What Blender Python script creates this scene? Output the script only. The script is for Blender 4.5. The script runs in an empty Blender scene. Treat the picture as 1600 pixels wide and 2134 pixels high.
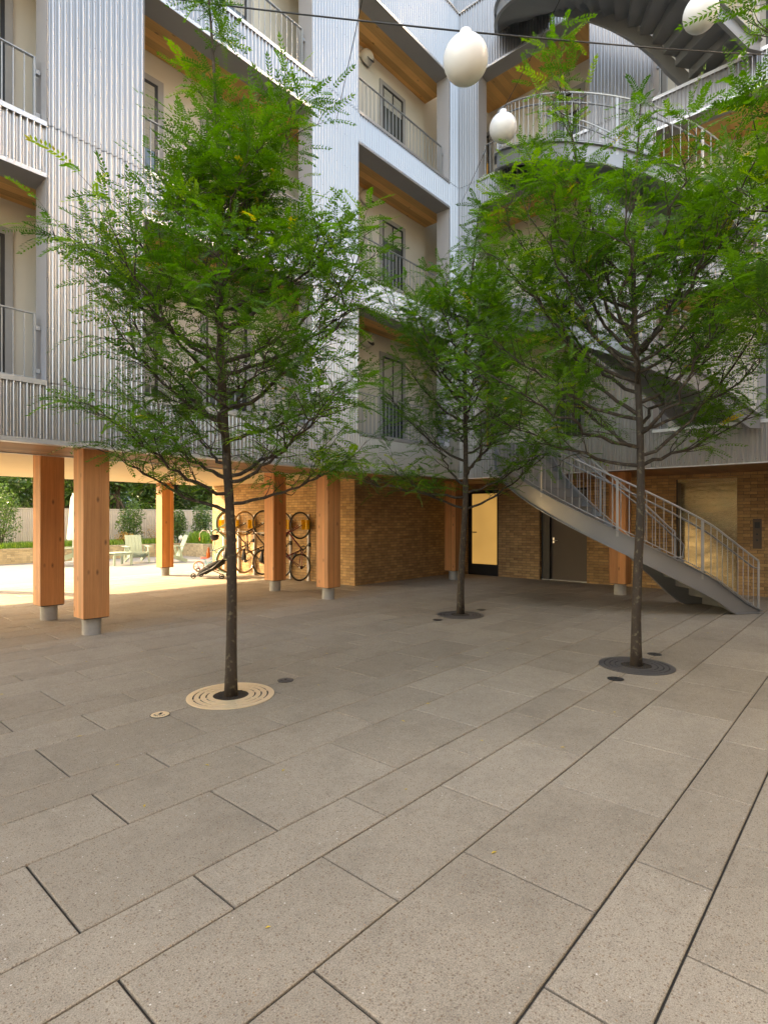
import bpy, math, random
import numpy as np
from mathutils import Vector, Matrix

C = bpy.context.scene
COL = C.collection
R = math.radians

# ------------------------------------------------------------------ camera
cam_d = bpy.data.cameras.new("camera")
cam = bpy.data.objects.new("camera", cam_d)
COL.objects.link(cam)
cam_d.sensor_fit = 'HORIZONTAL'
cam_d.sensor_width = 36.0
cam_d.lens = 1175.0 / 1600.0 * 36.0
cam_d.shift_y = 14.0 / 1600.0
cam_d.clip_end = 600.0
cam.location = (0, 0, 1.55)
cam.rotation_euler = (R(90), 0, R(41.47 - 90.0))
C.camera = cam
C.render.resolution_x = 767
C.render.resolution_y = 1024

# ------------------------------------------------------------------ sky and sun
SUN_DIR = Vector((-0.50, 0.86, 0.0)).normalized()
SUN_EL = R(33.0)
sd = Vector((SUN_DIR.x * math.cos(SUN_EL), SUN_DIR.y * math.cos(SUN_EL), math.sin(SUN_EL)))
world = bpy.data.worlds.new("World")
C.world = world
world.use_nodes = True
wn = world.node_tree
bgn = wn.nodes['Background']
sky = wn.nodes.new('ShaderNodeTexSky')
sky.sky_type = 'NISHITA'
sky.sun_disc = False
sky.sun_elevation = SUN_EL
sky.sun_rotation = math.atan2(SUN_DIR.x, SUN_DIR.y)
sky.air_density = 1.0
sky.dust_density = 2.0
sky.ozone_density = 1.0
wn.links.new(sky.outputs[0], bgn.inputs[0])
bgn.inputs[1].default_value = 0.15
sl = bpy.data.lights.new("sun", 'SUN')
sl.energy = 2.0
sl.angle = R(0.5)
sl.color = (1.0, 0.84, 0.65)
so = bpy.data.objects.new("sun", sl)
COL.objects.link(so)
so.rotation_euler = sd.to_track_quat('Z', 'Y').to_euler()
C.view_settings.view_transform = 'Standard'
C.view_settings.look = 'None'
C.view_settings.gamma = 1.0
C.view_settings.exposure = 3.0
C.view_settings.use_white_balance = True
C.view_settings.white_balance_temperature = 9400
C.view_settings.white_balance_tint = 9
C.cycles.max_bounces = 8
C.cycles.diffuse_bounces = 5
C.cycles.glossy_bounces = 4
C.cycles.transparent_max_bounces = 8

rnd = random.Random(7)

# ------------------------------------------------------------------ materials
class NT:
    def __init__(s, name):
        s.m = bpy.data.materials.new(name); s.m.use_nodes = True
        s.t = s.m.node_tree; s.b = s.t.nodes['Principled BSDF']
    def n(s, typ, **kw):
        x = s.t.nodes.new(typ)
        for k, v in kw.items(): setattr(x, k, v)
        return x
    def l(s, a, b): s.t.links.new(a, b)
    def math(s, op, a, b=None, clamp=False):
        x = s.n('ShaderNodeMath', operation=op); x.use_clamp = clamp
        for i, v in enumerate((a, b)):
            if v is None: continue
            if isinstance(v, (int, float)): x.inputs[i].default_value = v
            else: s.l(v, x.inputs[i])
        return x.outputs[0]
    def mix(s, f, a, b, blend='MIX'):
        x = s.n('ShaderNodeMix', data_type='RGBA', blend_type=blend)
        for sock, v in ((x.inputs[0], f), (x.inputs[6], a), (x.inputs[7], b)):
            if isinstance(v, (int, float)): sock.default_value = v
            elif isinstance(v, tuple): sock.default_value = (*v[:3], 1)
            else: s.l(v, sock)
        return x.outputs[2]
    def ramp(s, f, stops):
        x = s.n('ShaderNodeValToRGB')
        e = x.color_ramp.elements
        while len(e) < len(stops): e.new(0.5)
        for i, (p, c) in enumerate(stops):
            e[i].position = p; e[i].color = (*c, 1) if isinstance(c, tuple) else (c, c, c, 1)
        s.l(f, x.inputs[0]); return x.outputs[0]
    def noise(s, vec, scale, detail=3, rough=.55):
        x = s.n('ShaderNodeTexNoise'); x.inputs['Scale'].default_value = scale
        x.inputs['Detail'].default_value = detail; x.inputs['Roughness'].default_value = rough
        s.l(vec, x.inputs['Vector']); return x.outputs[0]
    def obj(s): return s.n('ShaderNodeTexCoord').outputs['Object']
    def wallvec(s):
        """(horizontal run, height, 0) in metres whatever way the wall faces"""
        o = s.n('ShaderNodeNewGeometry')
        sp = s.n('ShaderNodeSeparateXYZ'); s.l(o.outputs['Position'], sp.inputs[0])
        sn = s.n('ShaderNodeSeparateXYZ'); s.l(o.outputs['True Normal'], sn.inputs[0])
        ax = s.math('GREATER_THAN', s.math('ABSOLUTE', sn.outputs[0]), .5)
        h = s.math('ADD', s.math('MULTIPLY', sp.outputs[0], s.math('SUBTRACT', 1.0, ax)),
                   s.math('MULTIPLY', sp.outputs[1], ax))
        cb = s.n('ShaderNodeCombineXYZ'); s.l(h, cb.inputs[0]); s.l(sp.outputs[2], cb.inputs[1])
        return cb.outputs[0]
    def scale(s, vec, sc, loc=(0, 0, 0)):
        x = s.n('ShaderNodeMapping'); x.inputs['Scale'].default_value = sc
        x.inputs['Location'].default_value = loc
        s.l(vec, x.inputs['Vector']); return x.outputs[0]
    def bump(s, h, strength=.3, dist=.01):
        x = s.n('ShaderNodeBump'); x.inputs['Strength'].default_value = strength
        x.inputs['Distance'].default_value = dist
        s.l(h, x.inputs['Height']); s.l(x.outputs[0], s.b.inputs['Normal'])
    def set(s, col=None, rough=None, metal=None, **kw):
        def put(nm, v):
            if v is None: return
            if isinstance(v, (int, float)): s.b.inputs[nm].default_value = v
            elif isinstance(v, tuple): s.b.inputs[nm].default_value = (*v[:3], 1)
            else: s.l(v, s.b.inputs[nm])
        put('Base Color', col); put('Roughness', rough); put('Metallic', metal)
        for k, v in kw.items(): put(k.replace('_', ' '), v)
        return s.m

def simple(name, col, rough=.5, metal=0., var=.12, scale=6., bump=0.):
    n = NT(name); o = n.obj()
    f = n.noise(o, scale, 4)
    c = n.mix(f, tuple(x * (1 - var) for x in col), tuple(min(1, x * (1 + var)) for x in col))
    r = n.math('ADD', n.math('MULTIPLY', n.noise(o, scale * 2.3, 3), .16), rough - .08)
    n.set(c, r, metal)
    if bump: n.bump(n.noise(o, scale * 12, 3), bump, .004)
    return n.m

M = {}
# corrugated aluminium
n = NT('corrugated_metal'); o = n.obj()
f = n.noise(n.scale(o, (1, 1, .25)), 1.7, 4)
c = n.mix(f, (.42, .41, .41), (.46, .45, .45))
c = n.mix(n.math('MULTIPLY', n.ramp(n.noise(n.scale(o, (9, 9, .5)), 2.0, 3), [(.5, 0.), (.8, 1.)]), .05), c, (.5, .47, .45))
M['corr'] = n.set(c, n.math('ADD', n.math('MULTIPLY', f, .04), .29), .82)
M['trim'] = simple('galvanised_trim', (.60, .60, .61), .38, .6, .08, 5)
M['fence'] = simple('fence_metal', (.36, .34, .33), .5, .3)
M['soffit'] = simple('grey_steel_soffit', (.30, .285, .28), .5, .2, .08, 3)
M['jamb'] = simple('pale_grey_jamb', (.46, .44, .45), .5, .2, .05, 2)
M['rail'] = simple('grey_painted_rail', (.38, .39, .40), .4, .3, .05, 8)
M['stair'] = simple('grey_painted_steel', (.25, .262, .275), .38, .35, .10, 2.5)
M['screw'] = simple('dark_screw', (.12, .12, .12), .5, .5)
M['dark'] = simple('charcoal_frame', (.030, .031, .033), .4, .2)
M['black'] = simple('black_rubber', (.02, .02, .02), .6)
M['cream'] = simple('cream_render', (.64, .595, .51), .85, 0, .05, 1.2, .15)
M['reveal'] = simple('grey_reveal_panel', (.34, .33, .32), .6)
M['concrete'] = simple('concrete', (.36, .35, .33), .8, 0, .15, 14, .3)
M['white'] = simple('white_plastic', (.79, .81, .84), .33, 0, .02, 2)
M['blind'] = simple('pale_blind', (.42, .40, .34), .7)
M['screen'] = simple('pale_ceiling_panel', (.74, .60, .37), .6, 0, .07, 1.4)
M['brownsteel'] = simple('brown_painted_door', (.105, .075, .055), .5, 0, .06, 3)
M['yellow'] = simple('yellow_bracket', (.75, .46, .03), .4)
M['silver'] = simple('silver_tube', (.68, .68, .66), .3, .7)
M['soil'] = simple('dark_gravel', (.085, .066, .048), .95, 0, .5, 120, .8)
M['amberwall'] = simple('amber_interior', (.75, .50, .18), .8)
M['sage'] = simple('sage_painted_wood', (.25, .31, .25), .6, 0, .08, 6)
M['stone'] = simple('pale_terrace_concrete', (.20, .19, .175), .85, 0, .10, 3, .2)
M['cloth'] = simple('white_canvas', (.78, .77, .74), .85)

# glass
n = NT('window_glass')
M['glass'] = n.set((.075, .085, .080), .06, 0., Specular_IOR_Level=1.0)
# lit interior glazing
def lit(name, col, st):
    n = NT(name); o = n.obj()
    f = n.ramp(n.noise(o, 1.1, 2), [(.25, .75), (.75, 1.1)])
    n.set((.25, .18, .08), .12, 0.)
    n.b.inputs['Emission Color'].default_value = (*col, 1)
    n.l(n.math('MULTIPLY', f, st), n.b.inputs['Emission Strength'])
    return n.m
M['litglass'] = lit('lit_lobby_glass', (1.0, .62, .22), .062)
M['litdoor'] = lit('lit_amber_door_glass', (1.0, .55, .12), .07)
# brushed steel elevator
n = NT('brushed_steel_warm_reflection'); w = n.wallvec()
f = n.noise(n.scale(w, (2, 60, 1)), 4, 3)
n.set(n.mix(f, (.52, .40, .24), (.64, .50, .31)), n.math('ADD', n.math('MULTIPLY', f, .12), .20), 1.0)  # brass tint is warm reflected light put into the steel's colour
n.bump(n.noise(n.scale(w, (.8, 2.2, 1)), 1.6, 2), .35, .03)
M['elev'] = n.m
# tree grate
n = NT('cast_grate_metal'); o = n.obj()
f = n.noise(o, 30, 3)
M['grate'] = n.set(n.mix(f, (.10, .098, .10), (.14, .135, .135)), n.math('ADD', n.math('MULTIPLY', f, .15), .40), .3)
n = NT('bronze_and_grate_reflection'); o = n.obj()
f = n.noise(o, 30, 3)
M['brightgrate'] = n.set(n.mix(f, (.94, .77, .52), (.97, .82, .60)), n.math('ADD', n.math('MULTIPLY', f, .10), .30), .35)  # on the grate, the pale gold is reflected passage light put into the colour
# brick
def brick(name, c1, c2, mortar, dark):
    n = NT(name); w = n.wallvec()
    b = n.n('ShaderNodeTexBrick'); b.offset = .5
    jit = n.n('ShaderNodeVectorMath', operation='ADD')
    nz = n.n('ShaderNodeTexNoise'); nz.inputs['Scale'].default_value = 9; n.l(w, nz.inputs['Vector'])
    sc = n.n('ShaderNodeVectorMath', operation='SCALE'); n.l(nz.outputs['Color'], sc.inputs[0]); sc.inputs['Scale'].default_value = .016
    n.l(w, jit.inputs[0]); n.l(sc.outputs[0], jit.inputs[1])
    n.l(jit.outputs[0], b.inputs['Vector'])
    b.inputs['Scale'].default_value = 1.0
    b.inputs['Brick Width'].default_value = .235
    b.inputs['Row Height'].default_value = .066
    b.inputs['Mortar Size'].default_value = .0055
    b.inputs['Mortar Smooth'].default_value = .25
    b.inputs['Bias'].default_value = -.1
    b.inputs['Color1'].default_value = (*c1, 1); b.inputs['Color2'].default_value = (*c2, 1)
    b.inputs['Mortar'].default_value = (*mortar, 1)
    v = n.n('ShaderNodeTexWhiteNoise', noise_dimensions='2D')
    rw = n.n('ShaderNodeVectorMath', operation='SNAP'); n.l(w, rw.inputs[0]); rw.inputs[1].default_value = (.1175, .066, 1)
    n.l(rw.outputs[0], v.inputs['Vector'])
    f2 = n.ramp(v.outputs[0], [(.0, .62), (.5, 1.0), (1., 1.25)])
    col = n.mix(.55, b.outputs['Color'], f2, 'MULTIPLY')
    big = n.ramp(n.noise(w, 1.3, 4), [(.3, .75), (.7, 1.12)])
    col = n.mix(.8, col, big, 'MULTIPLY')
    fine = n.ramp(n.noise(w, 55, 4), [(.3, .7), (.7, 1.15)])
    col = n.mix(.7, col, fine, 'MULTIPLY')
    n.set(col, .9, 0.)
    h = n.math('ADD', n.math('MULTIPLY', b.outputs['Fac'], -1.0), n.math('MULTIPLY', n.noise(w, 40, 4), .5))
    n.bump(h, .9, .008)
    return n.m
M['brick'] = brick('buff_brick', (.56, .36, .17), (.40, .235, .11), (.23, .165, .11), 1)
M['gbrick'] = brick('pale_garden_brick', (.38, .31, .20), (.30, .24, .15), (.28, .25, .19), 1)
# timber
def wood(name, ca, cb, lam=.045, vert=True, knots=True, rough=.55):
    n = NT(name)
    if vert: w = n.wallvec()
    else:
        w = n.obj()
    if vert:
        lamv = n.scale(w, (1 / lam, .0, 0)); gr = n.scale(w, (34, 1.4, 1)); kn = n.scale(w, (9, 4.2, 1))
    elif vert is None: pass
    if vert is False:
        lamv = n.scale(w, (0, 1 / lam, 0)); gr = n.scale(w, (1.4, 34, 1)); kn = n.scale(w, (4.2, 9, 1))
    fl = n.n('ShaderNodeVectorMath', operation='FLOOR'); n.l(lamv, fl.inputs[0])
    wn_ = n.n('ShaderNodeTexWhiteNoise', noise_dimensions='3D'); n.l(fl.outputs[0], wn_.inputs['Vector'])
    g = n.noise(gr, 1.0, 5, .65)
    col = n.mix(n.ramp(g, [(.3, 0.), (.7, 1.)]), ca, cb)
    col = n.mix(.8, col, n.ramp(wn_.outputs[0], [(0., .70), (1., 1.20)]), 'MULTIPLY')
    broad = n.ramp(n.noise(w, 1.1, 2), [(.3, .88), (.7, 1.1)])
    col = n.mix(.9, col, broad, 'MULTIPLY')
    if knots:
        vo = n.n('ShaderNodeTexVoronoi'); vo.inputs['Scale'].default_value = 1.0; n.l(kn, vo.inputs['Vector'])
        pass
        spc = n.n('ShaderNodeSeparateColor'); n.l(vo.outputs['Color'], spc.inputs[0])
        pick = n.math('GREATER_THAN', spc.outputs[0], .68)
        k = n.math('MULTIPLY', n.ramp(vo.outputs['Distance'], [(.06, 1.), (.21, 0.)]), pick)
        col = n.mix(n.math('MULTIPLY', k, .75), col, (.09, .035, .012))
    n.set(col, rough, 0.)
    n.bump(g, .12, .003)
    return n.m
M['glulam'] = wood('glulam_timber', (.46, .185, .065), (.60, .27, .105))
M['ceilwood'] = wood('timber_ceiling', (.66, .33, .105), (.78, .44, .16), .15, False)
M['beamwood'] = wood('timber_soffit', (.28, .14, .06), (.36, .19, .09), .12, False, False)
M['oldwood'] = wood('weathered_fence_wood', (.10, .085, .07), (.16, .13, .11), .1)

# paving: exposed aggregate slabs
n = NT('exposed_aggregate_paving'); o = n.n('ShaderNodeNewGeometry').outputs['Position']
at = n.n('ShaderNodeAttribute'); at.attribute_name = 'tone'
base = n.mix(at.outputs['Fac'], (.335, .288, .228), (.400, .348, .280))
base = n.mix(.6, base, n.ramp(n.noise(o, .7, 3), [(.3, .80), (.7, 1.12)]), 'MULTIPLY')
base = n.mix(.5, base, n.ramp(n.noise(o, 2.6, 6, .7), [(.36, .74), (.50, 1.0), (.7, 1.06)]), 'MULTIPLY')
base = n.mix(.75, base, n.ramp(n.noise(o, 210, 3), [(.34, .55), (.66, 1.28)]), 'MULTIPLY')
base = n.mix(.30, base, n.ramp(n.noise(o, 16, 5, .7), [(.35, .72), (.65, 1.12)]), 'MULTIPLY')
for sc, thr, r0, r1, cols in ((78., .52, .24, .38, [(0., (.10, .075, .05)), (.4, (.20, .12, .065)), (.7, (.16, .14, .125)), (1., (.33, .20, .10))]),
                      (125., .45, .26, .40, [(0., (.13, .10, .08)), (.6, (.24, .17, .11)), (1., (.45, .40, .34))]),
                      (48., .93, .10, .20, [(0., (.42, .22, .10)), (.5, (.8, .78, .74)), (1., (.95, .93, .90))])):
    vo = n.n('ShaderNodeTexVoronoi'); vo.inputs['Scale'].default_value = sc; n.l(o, vo.inputs['Vector'])
    vo.voronoi_dimensions = '3D'
    spc = n.n('ShaderNodeSeparateColor'); n.l(vo.outputs['Color'], spc.inputs[0])
    k = n.math('MULTIPLY', n.ramp(vo.outputs['Distance'], [(r0, 1.), (r1, 0.)]), n.math('GREATER_THAN', spc.outputs[0], thr))
    base = n.mix(n.math('MULTIPLY', k, .72), base, n.ramp(spc.outputs[1], cols))
n.set(base, .72, 0.)
n.bump(n.noise(o, 170, 3), .25, .003)
M['paver'] = n.m
M['joint'] = simple('joint_sand', (.035, .03, .025), .95)

# bark
n = NT('tree_bark'); o = n.obj()
g = n.noise(n.scale(o, (14, 14, 3)), 2.2, 5, .7)
c = n.mix(g, (.020, .015, .011), (.070, .052, .037))
c = n.mix(n.math('MULTIPLY', n.ramp(n.noise(o, 22, 4), [(.56, 0.), (.66, 1.)]), .6), c, (.17, .155, .10))
n.set(c, .85, 0.); n.bump(g, .8, .012); M['bark'] = n.m
# leaves
def leafmat(name, ca, cb, cc, trans):
    n = NT(name)
    at = n.n('ShaderNodeAttribute'); at.attribute_name = 'tone'
    col = n.ramp(at.outputs['Fac'], [(0., ca), (.6, cb), (.96, cc), (1., (.45, .30, .03))])
    n.set(col, .42, 0.)
    n.b.inputs['Specular IOR Level'].default_value = .5
    tr = n.n('ShaderNodeBsdfTranslucent')
    c2 = n.mix(1.0, col, (1.5, 1.7, .45), 'MULTIPLY'); n.l(c2, tr.inputs[0])
    mx = n.n('ShaderNodeMixShader'); mx.inputs[0].default_value = trans
    n.l(n.b.outputs[0], mx.inputs[1]); n.l(tr.outputs[0], mx.inputs[2])
    n.l(mx.outputs[0], n.t.nodes['Material Output'].inputs[0])
    return n.m
M['leaf'] = leafmat('locust_leaf', (.036, .105, .010), (.105, .230, .016), (.28, .40, .028), .50)
M['shrub'] = leafmat('shrub_leaf', (.020, .055, .012), (.050, .105, .022), (.11, .19, .035), .3)
M['grassy'] = leafmat('grass_blade', (.07, .15, .02), (.13, .24, .03), (.26, .34, .06), .3)
M['rusty'] = leafmat('rusty_perennial', (.20, .10, .03), (.30, .16, .04), (.42, .28, .08), .3)

# ------------------------------------------------------------------ mesh helpers
class MB:
    def __init__(s): s.v = []; s.f = []; s.mi = []; s.cur = 0
    def add(s, vs, fs):
        k = len(s.v); s.v += [tuple(p) for p in vs]; s.f += [tuple(k + i for i in f) for f in fs]
        s.mi += [s.cur] * len(fs); return s
    def box(s, a, b):
        x0, x1 = sorted((a[0], b[0])); y0, y1 = sorted((a[1], b[1])); z0, z1 = sorted((a[2], b[2]))
        return s.add([(x0, y0, z0), (x1, y0, z0), (x1, y1, z0), (x0, y1, z0), (x0, y0, z1), (x1, y0, z1), (x1, y1, z1), (x0, y1, z1)],
                     [(0, 3, 2, 1), (4, 5, 6, 7), (0, 1, 5, 4), (1, 2, 6, 5), (2, 3, 7, 6), (3, 0, 4, 7)])
    def bbox(s, a, b, r=.006):
        """box with chamfered vertical edges"""
        x0, x1 = sorted((a[0], b[0])); y0, y1 = sorted((a[1], b[1])); z0, z1 = sorted((a[2], b[2]))
        ring = [(x0 + r, y0), (x1 - r, y0), (x1, y0 + r), (x1, y1 - r), (x1 - r, y1), (x0 + r, y1), (x0, y1 - r), (x0, y0 + r)]
        vs = [(x, y, z) for z in (z0, z1) for x, y in ring]
        fs = [tuple(reversed(range(8))), tuple(range(8, 16))] + [(i, (i + 1) % 8, 8 + (i + 1) % 8, 8 + i) for i in range(8)]
        return s.add(vs, fs)
    def beam(s, p, q, w, h, up=(0, 0, 1)):
        p = Vector(p); q = Vector(q); d = (q - p).normalized(); up = Vector(up)
        if abs(d.dot(up)) > .98: up = Vector((1, 0, 0))
        x = d.cross(up).normalized() * (w / 2); y = x.cross(d).normalized() * (h / 2)
        vs = [p - x - y, p + x - y, p + x + y, p - x + y, q - x - y, q + x - y, q + x + y, q - x + y]
        return s.add(vs, [(0, 3, 2, 1), (4, 5, 6, 7), (0, 1, 5, 4), (1, 2, 6, 5), (2, 3, 7, 6), (3, 0, 4, 7)])
    def tube(s, pts, r, n=8, closed=False, caps=True):
        pts = [Vector(p) for p in pts]; m = len(pts)
        rs = r if isinstance(r, (list, tuple)) else [r] * m
        vs = []; up = None
        for i, p in enumerate(pts):
            a = pts[i - 1] if (i or closed) else p; b = pts[(i + 1) % m] if (i < m - 1 or closed) else p
            d = (b - a)
            d = d.normalized() if d.length > 1e-9 else Vector((0, 0, 1))
            if up is None:
                up = Vector((0, 0, 1)) if abs(d.z) < .9 else Vector((1, 0, 0))
            x = d.cross(up)
            if x.length < 1e-4: x = d.cross(Vector((.3, 1, .2)))
            x.normalize(); y = x.cross(d).normalized(); up = y
            for k in range(n):
                t = 2 * math.pi * k / n
                vs.append(p + x * (rs[i] * math.cos(t)) + y * (rs[i] * math.sin(t)))
        fs = []
        for i in range(m if closed else m - 1):
            j = (i + 1) % m
            for k in range(n):
                fs.append((i * n + k, i * n + (k + 1) % n, j * n + (k + 1) % n, j * n + k))
        if caps and not closed:
            fs += [tuple(range(n))[::-1], tuple((m - 1) * n + k for k in range(n))]
        return s.add(vs, fs)
    def cyl(s, c, r, z0, z1, n=24):
        return s.tube([(c[0], c[1], z0), (c[0], c[1], z1)], r, n)
    def lathe(s, prof, n=24, c=(0, 0, 0)):
        vs = [(c[0] + r * math.cos(2 * math.pi * k / n), c[1] + r * math.sin(2 * math.pi * k / n), c[2] + z) for r, z in prof for k in range(n)]
        fs = [(i * n + k, i * n + (k + 1) % n, (i + 1) * n + (k + 1) % n, (i + 1) * n + k) for i in range(len(prof) - 1) for k in range(n)]
        return s.add(vs, fs)
    def quad(s, a, b, c, d): return s.add([a, b, c, d], [(0, 1, 2, 3)])
    def xf(s, mat, k0=0):
        for i in range(k0, len(s.v)): s.v[i] = tuple(mat @ Vector(s.v[i]))
        return s
    def build(s, name, mats, parent=None, smooth=False, origin=None):
        me = bpy.data.meshes.new(name)
        v = s.v
        if origin is not None: v = [(x - origin[0], y - origin[1], z - origin[2]) for x, y, z in v]
        me.from_pydata(v, [], s.f)
        if not isinstance(mats, (list, tuple)): mats = [mats]
        for m in mats: me.materials.append(m)
        if len(mats) > 1: me.polygons.foreach_set('material_index', s.mi)
        if smooth: me.polygons.foreach_set('use_smooth', [True] * len(me.polygons))
        me.update()
        o = bpy.data.objects.new(name, me); COL.objects.link(o)
        if origin is not None: o.location = origin
        if smooth == 'auto':
            me.set_sharp_from_angle(angle=R(35))
        if parent is not None: attach(o, parent)
        return o

def attach(o, parent):
    o.parent = parent
    o.matrix_parent_inverse = Matrix.Translation(-wl(parent))
def wl(o):
    v = o.location.copy()
    while o.parent: 
        o = o.parent; break
    return v
# every empty and part is made in world coordinates; things copied later are built round the origin

def tag(o, label=None, cat=None, group=None, kind=None):
    if label: o['label'] = label
    if cat: o['category'] = cat
    if group: o['group'] = group
    if kind: o['kind'] = kind
    return o
def thing(name, label, cat, loc=(0, 0, 0), rz=0, group=None):
    o = bpy.data.objects.new(name, None); COL.objects.link(o); o.empty_display_size = .2
    o.location = loc; o.rotation_euler = (0, 0, rz)
    return tag(o, label, cat, group)
def child(o, parent):
    """parent without any offset: the child's coordinates are the parent's own"""
    o.parent = parent; return o
def copy_tree(o, parent=None):
    c = o.copy(); COL.objects.link(c); c.parent = parent
    for ch in list(o.children): copy_tree(ch, c)
    return c
def np_mesh(name, V, F, mat, tone=None, parent=None):
    me = bpy.data.meshes.new(name)
    nv = len(V); nf = len(F); k = F.shape[1]
    me.vertices.add(nv); me.vertices.foreach_set('co', np.ascontiguousarray(V, dtype=np.float32).ravel())
    me.loops.add(nf * k); me.loops.foreach_set('vertex_index', np.ascontiguousarray(F, dtype=np.int32).ravel())
    me.polygons.add(nf); me.polygons.foreach_set('loop_start', np.arange(0, nf * k, k, dtype=np.int32))
    me.update(calc_edges=True)
    me.shade_flat()
    if tone is not None:
        a = me.attributes.new('tone', 'FLOAT', 'FACE'); a.data.foreach_set('value', np.ascontiguousarray(tone, dtype=np.float32))
    me.materials.append(mat); me.validate()
    o = bpy.data.objects.new(name, me); COL.objects.link(o)
    if parent is not None: o.parent = parent
    return o
def B(name, mb, mat, parent, smooth=False):   # part of a thing whose empty sits at `parent.location`
    o = mb.build(name, mat, None, smooth)
    o.parent = parent
    if parent is not None and parent.type == 'EMPTY':
        o.matrix_parent_inverse = Matrix.Translation(-parent.location)
    return o

# ------------------------------------------------------------------ ground and paving
g = MB(); g.box((-60, -60, -.5), (90, 120, -.012)); tag(B('ground', g, M['joint'], None), kind='structure')
# pavers: courses .62/.465/.315 m wide, 0.9225 m long, half bond
V = []; F = []; T = []
def paver(x0, x1, y0, y1, holes=()):
    gap = .0050
    x0 += gap; x1 -= gap; y0 += gap; y1 -= gap
    if x1 - x0 < .02 or y1 - y0 < .02: return
    dz = rnd.uniform(-.0012, .0012); zt = 0.0 + dz; k = len(V); e = .0045
    V.extend([(x0, y0, -.03), (x1, y0, -.03), (x1, y1, -.03), (x0, y1, -.03),
              (x0, y0, zt - e), (x1, y0, zt - e), (x1, y1, zt - e), (x0, y1, zt - e),
              (x0 + e, y0 + e, zt), (x1 - e, y0 + e, zt), (x1 - e, y1 - e, zt), (x0 + e, y1 - e, zt)])
    fs = [(8, 9, 10, 11), (4, 5, 9, 8), (5, 6, 10, 9), (6, 7, 11, 10), (7, 4, 8, 11), (0, 1, 5, 4), (1, 2, 6, 5), (2, 3, 7, 6), (3, 0, 4, 7)]
    t = rnd.random()
    for f in fs: F.append([k + i for i in f]); T.append(t)
y = .845 - 1.405 * 5; idx = 0; widths = (.62, .465, .32)
course = 0
while y < 15.4:
    w = widths[course % 3]
    ph = 1.29 if course % 2 == 0 else .83
    # course at y=.845 has index 15 (odd) -> phase 1.29
    ph = 1.29 if course % 2 == 1 else .83
    x = ph - .9225 * 9
    y1 = min(y + w, 15.4)
    while x < 13.4:
        paver(x, min(x + .9225, 13.4), y, y1)
        x += .9225
    y += w; course += 1
pv = np_mesh('courtyard_paving', np.array(V), np.array(F), M['paver'], np.array(T)); tag(pv, kind='structure')
g = MB(); g.box((-20, 15.4, -.4), (30, 40, -.004)); tag(B('garden_terrace', g, M['stone'], None), kind='structure')

# ------------------------------------------------------------------ building
PITCH = .068; AMP = .0170
CU, CV = 11.15, 7.5
SILL = (3.19, 6.28, 9.34); HEAD = (5.64, 8.73, 11.80); Z0 = 2.50; ZTOP = 13.45
bld = thing('courtyard_building', 'corrugated metal apartment building wrapping round the courtyard with timber lined galleries', 'building', (CU, CV, 0))

class Fac:
    """a facade: a runs along it, d goes into the building"""
    def __init__(s, kind): s.k = kind
    def P(s, a, d, z):
        return {'L': (a, CV + d, z), 'R': (CU + d, a, z), 'W': (-6.5 - d, a, z), 'S': (a, -6.0 - d, z),
                'PL': (a, CV + .45 + d, z), 'PR': (CU + .45 + d, a, z)}[s.k]
    def box(s, mb, a0, a1, d0, d1, z0, z1): mb.box(s.P(a0, d0, z0), s.P(a1, d1, z1))
    def corr(s, mb, a0, a1, z0, z1):
        n = max(2, int(round((a1 - a0) / PITCH * 12)))
        vs = []
        for i in range(n + 1):
            a = a0 + (a1 - a0) * i / n
            d = -.003 - AMP - AMP * math.cos(2 * math.pi * a / PITCH)
            vs.append(s.P(a, d, z0)); vs.append(s.P(a, d, z1))
        mb.add(vs, [(2 * i, 2 * i + 2, 2 * i + 3, 2 * i + 1) for i in range(n)])

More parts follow.
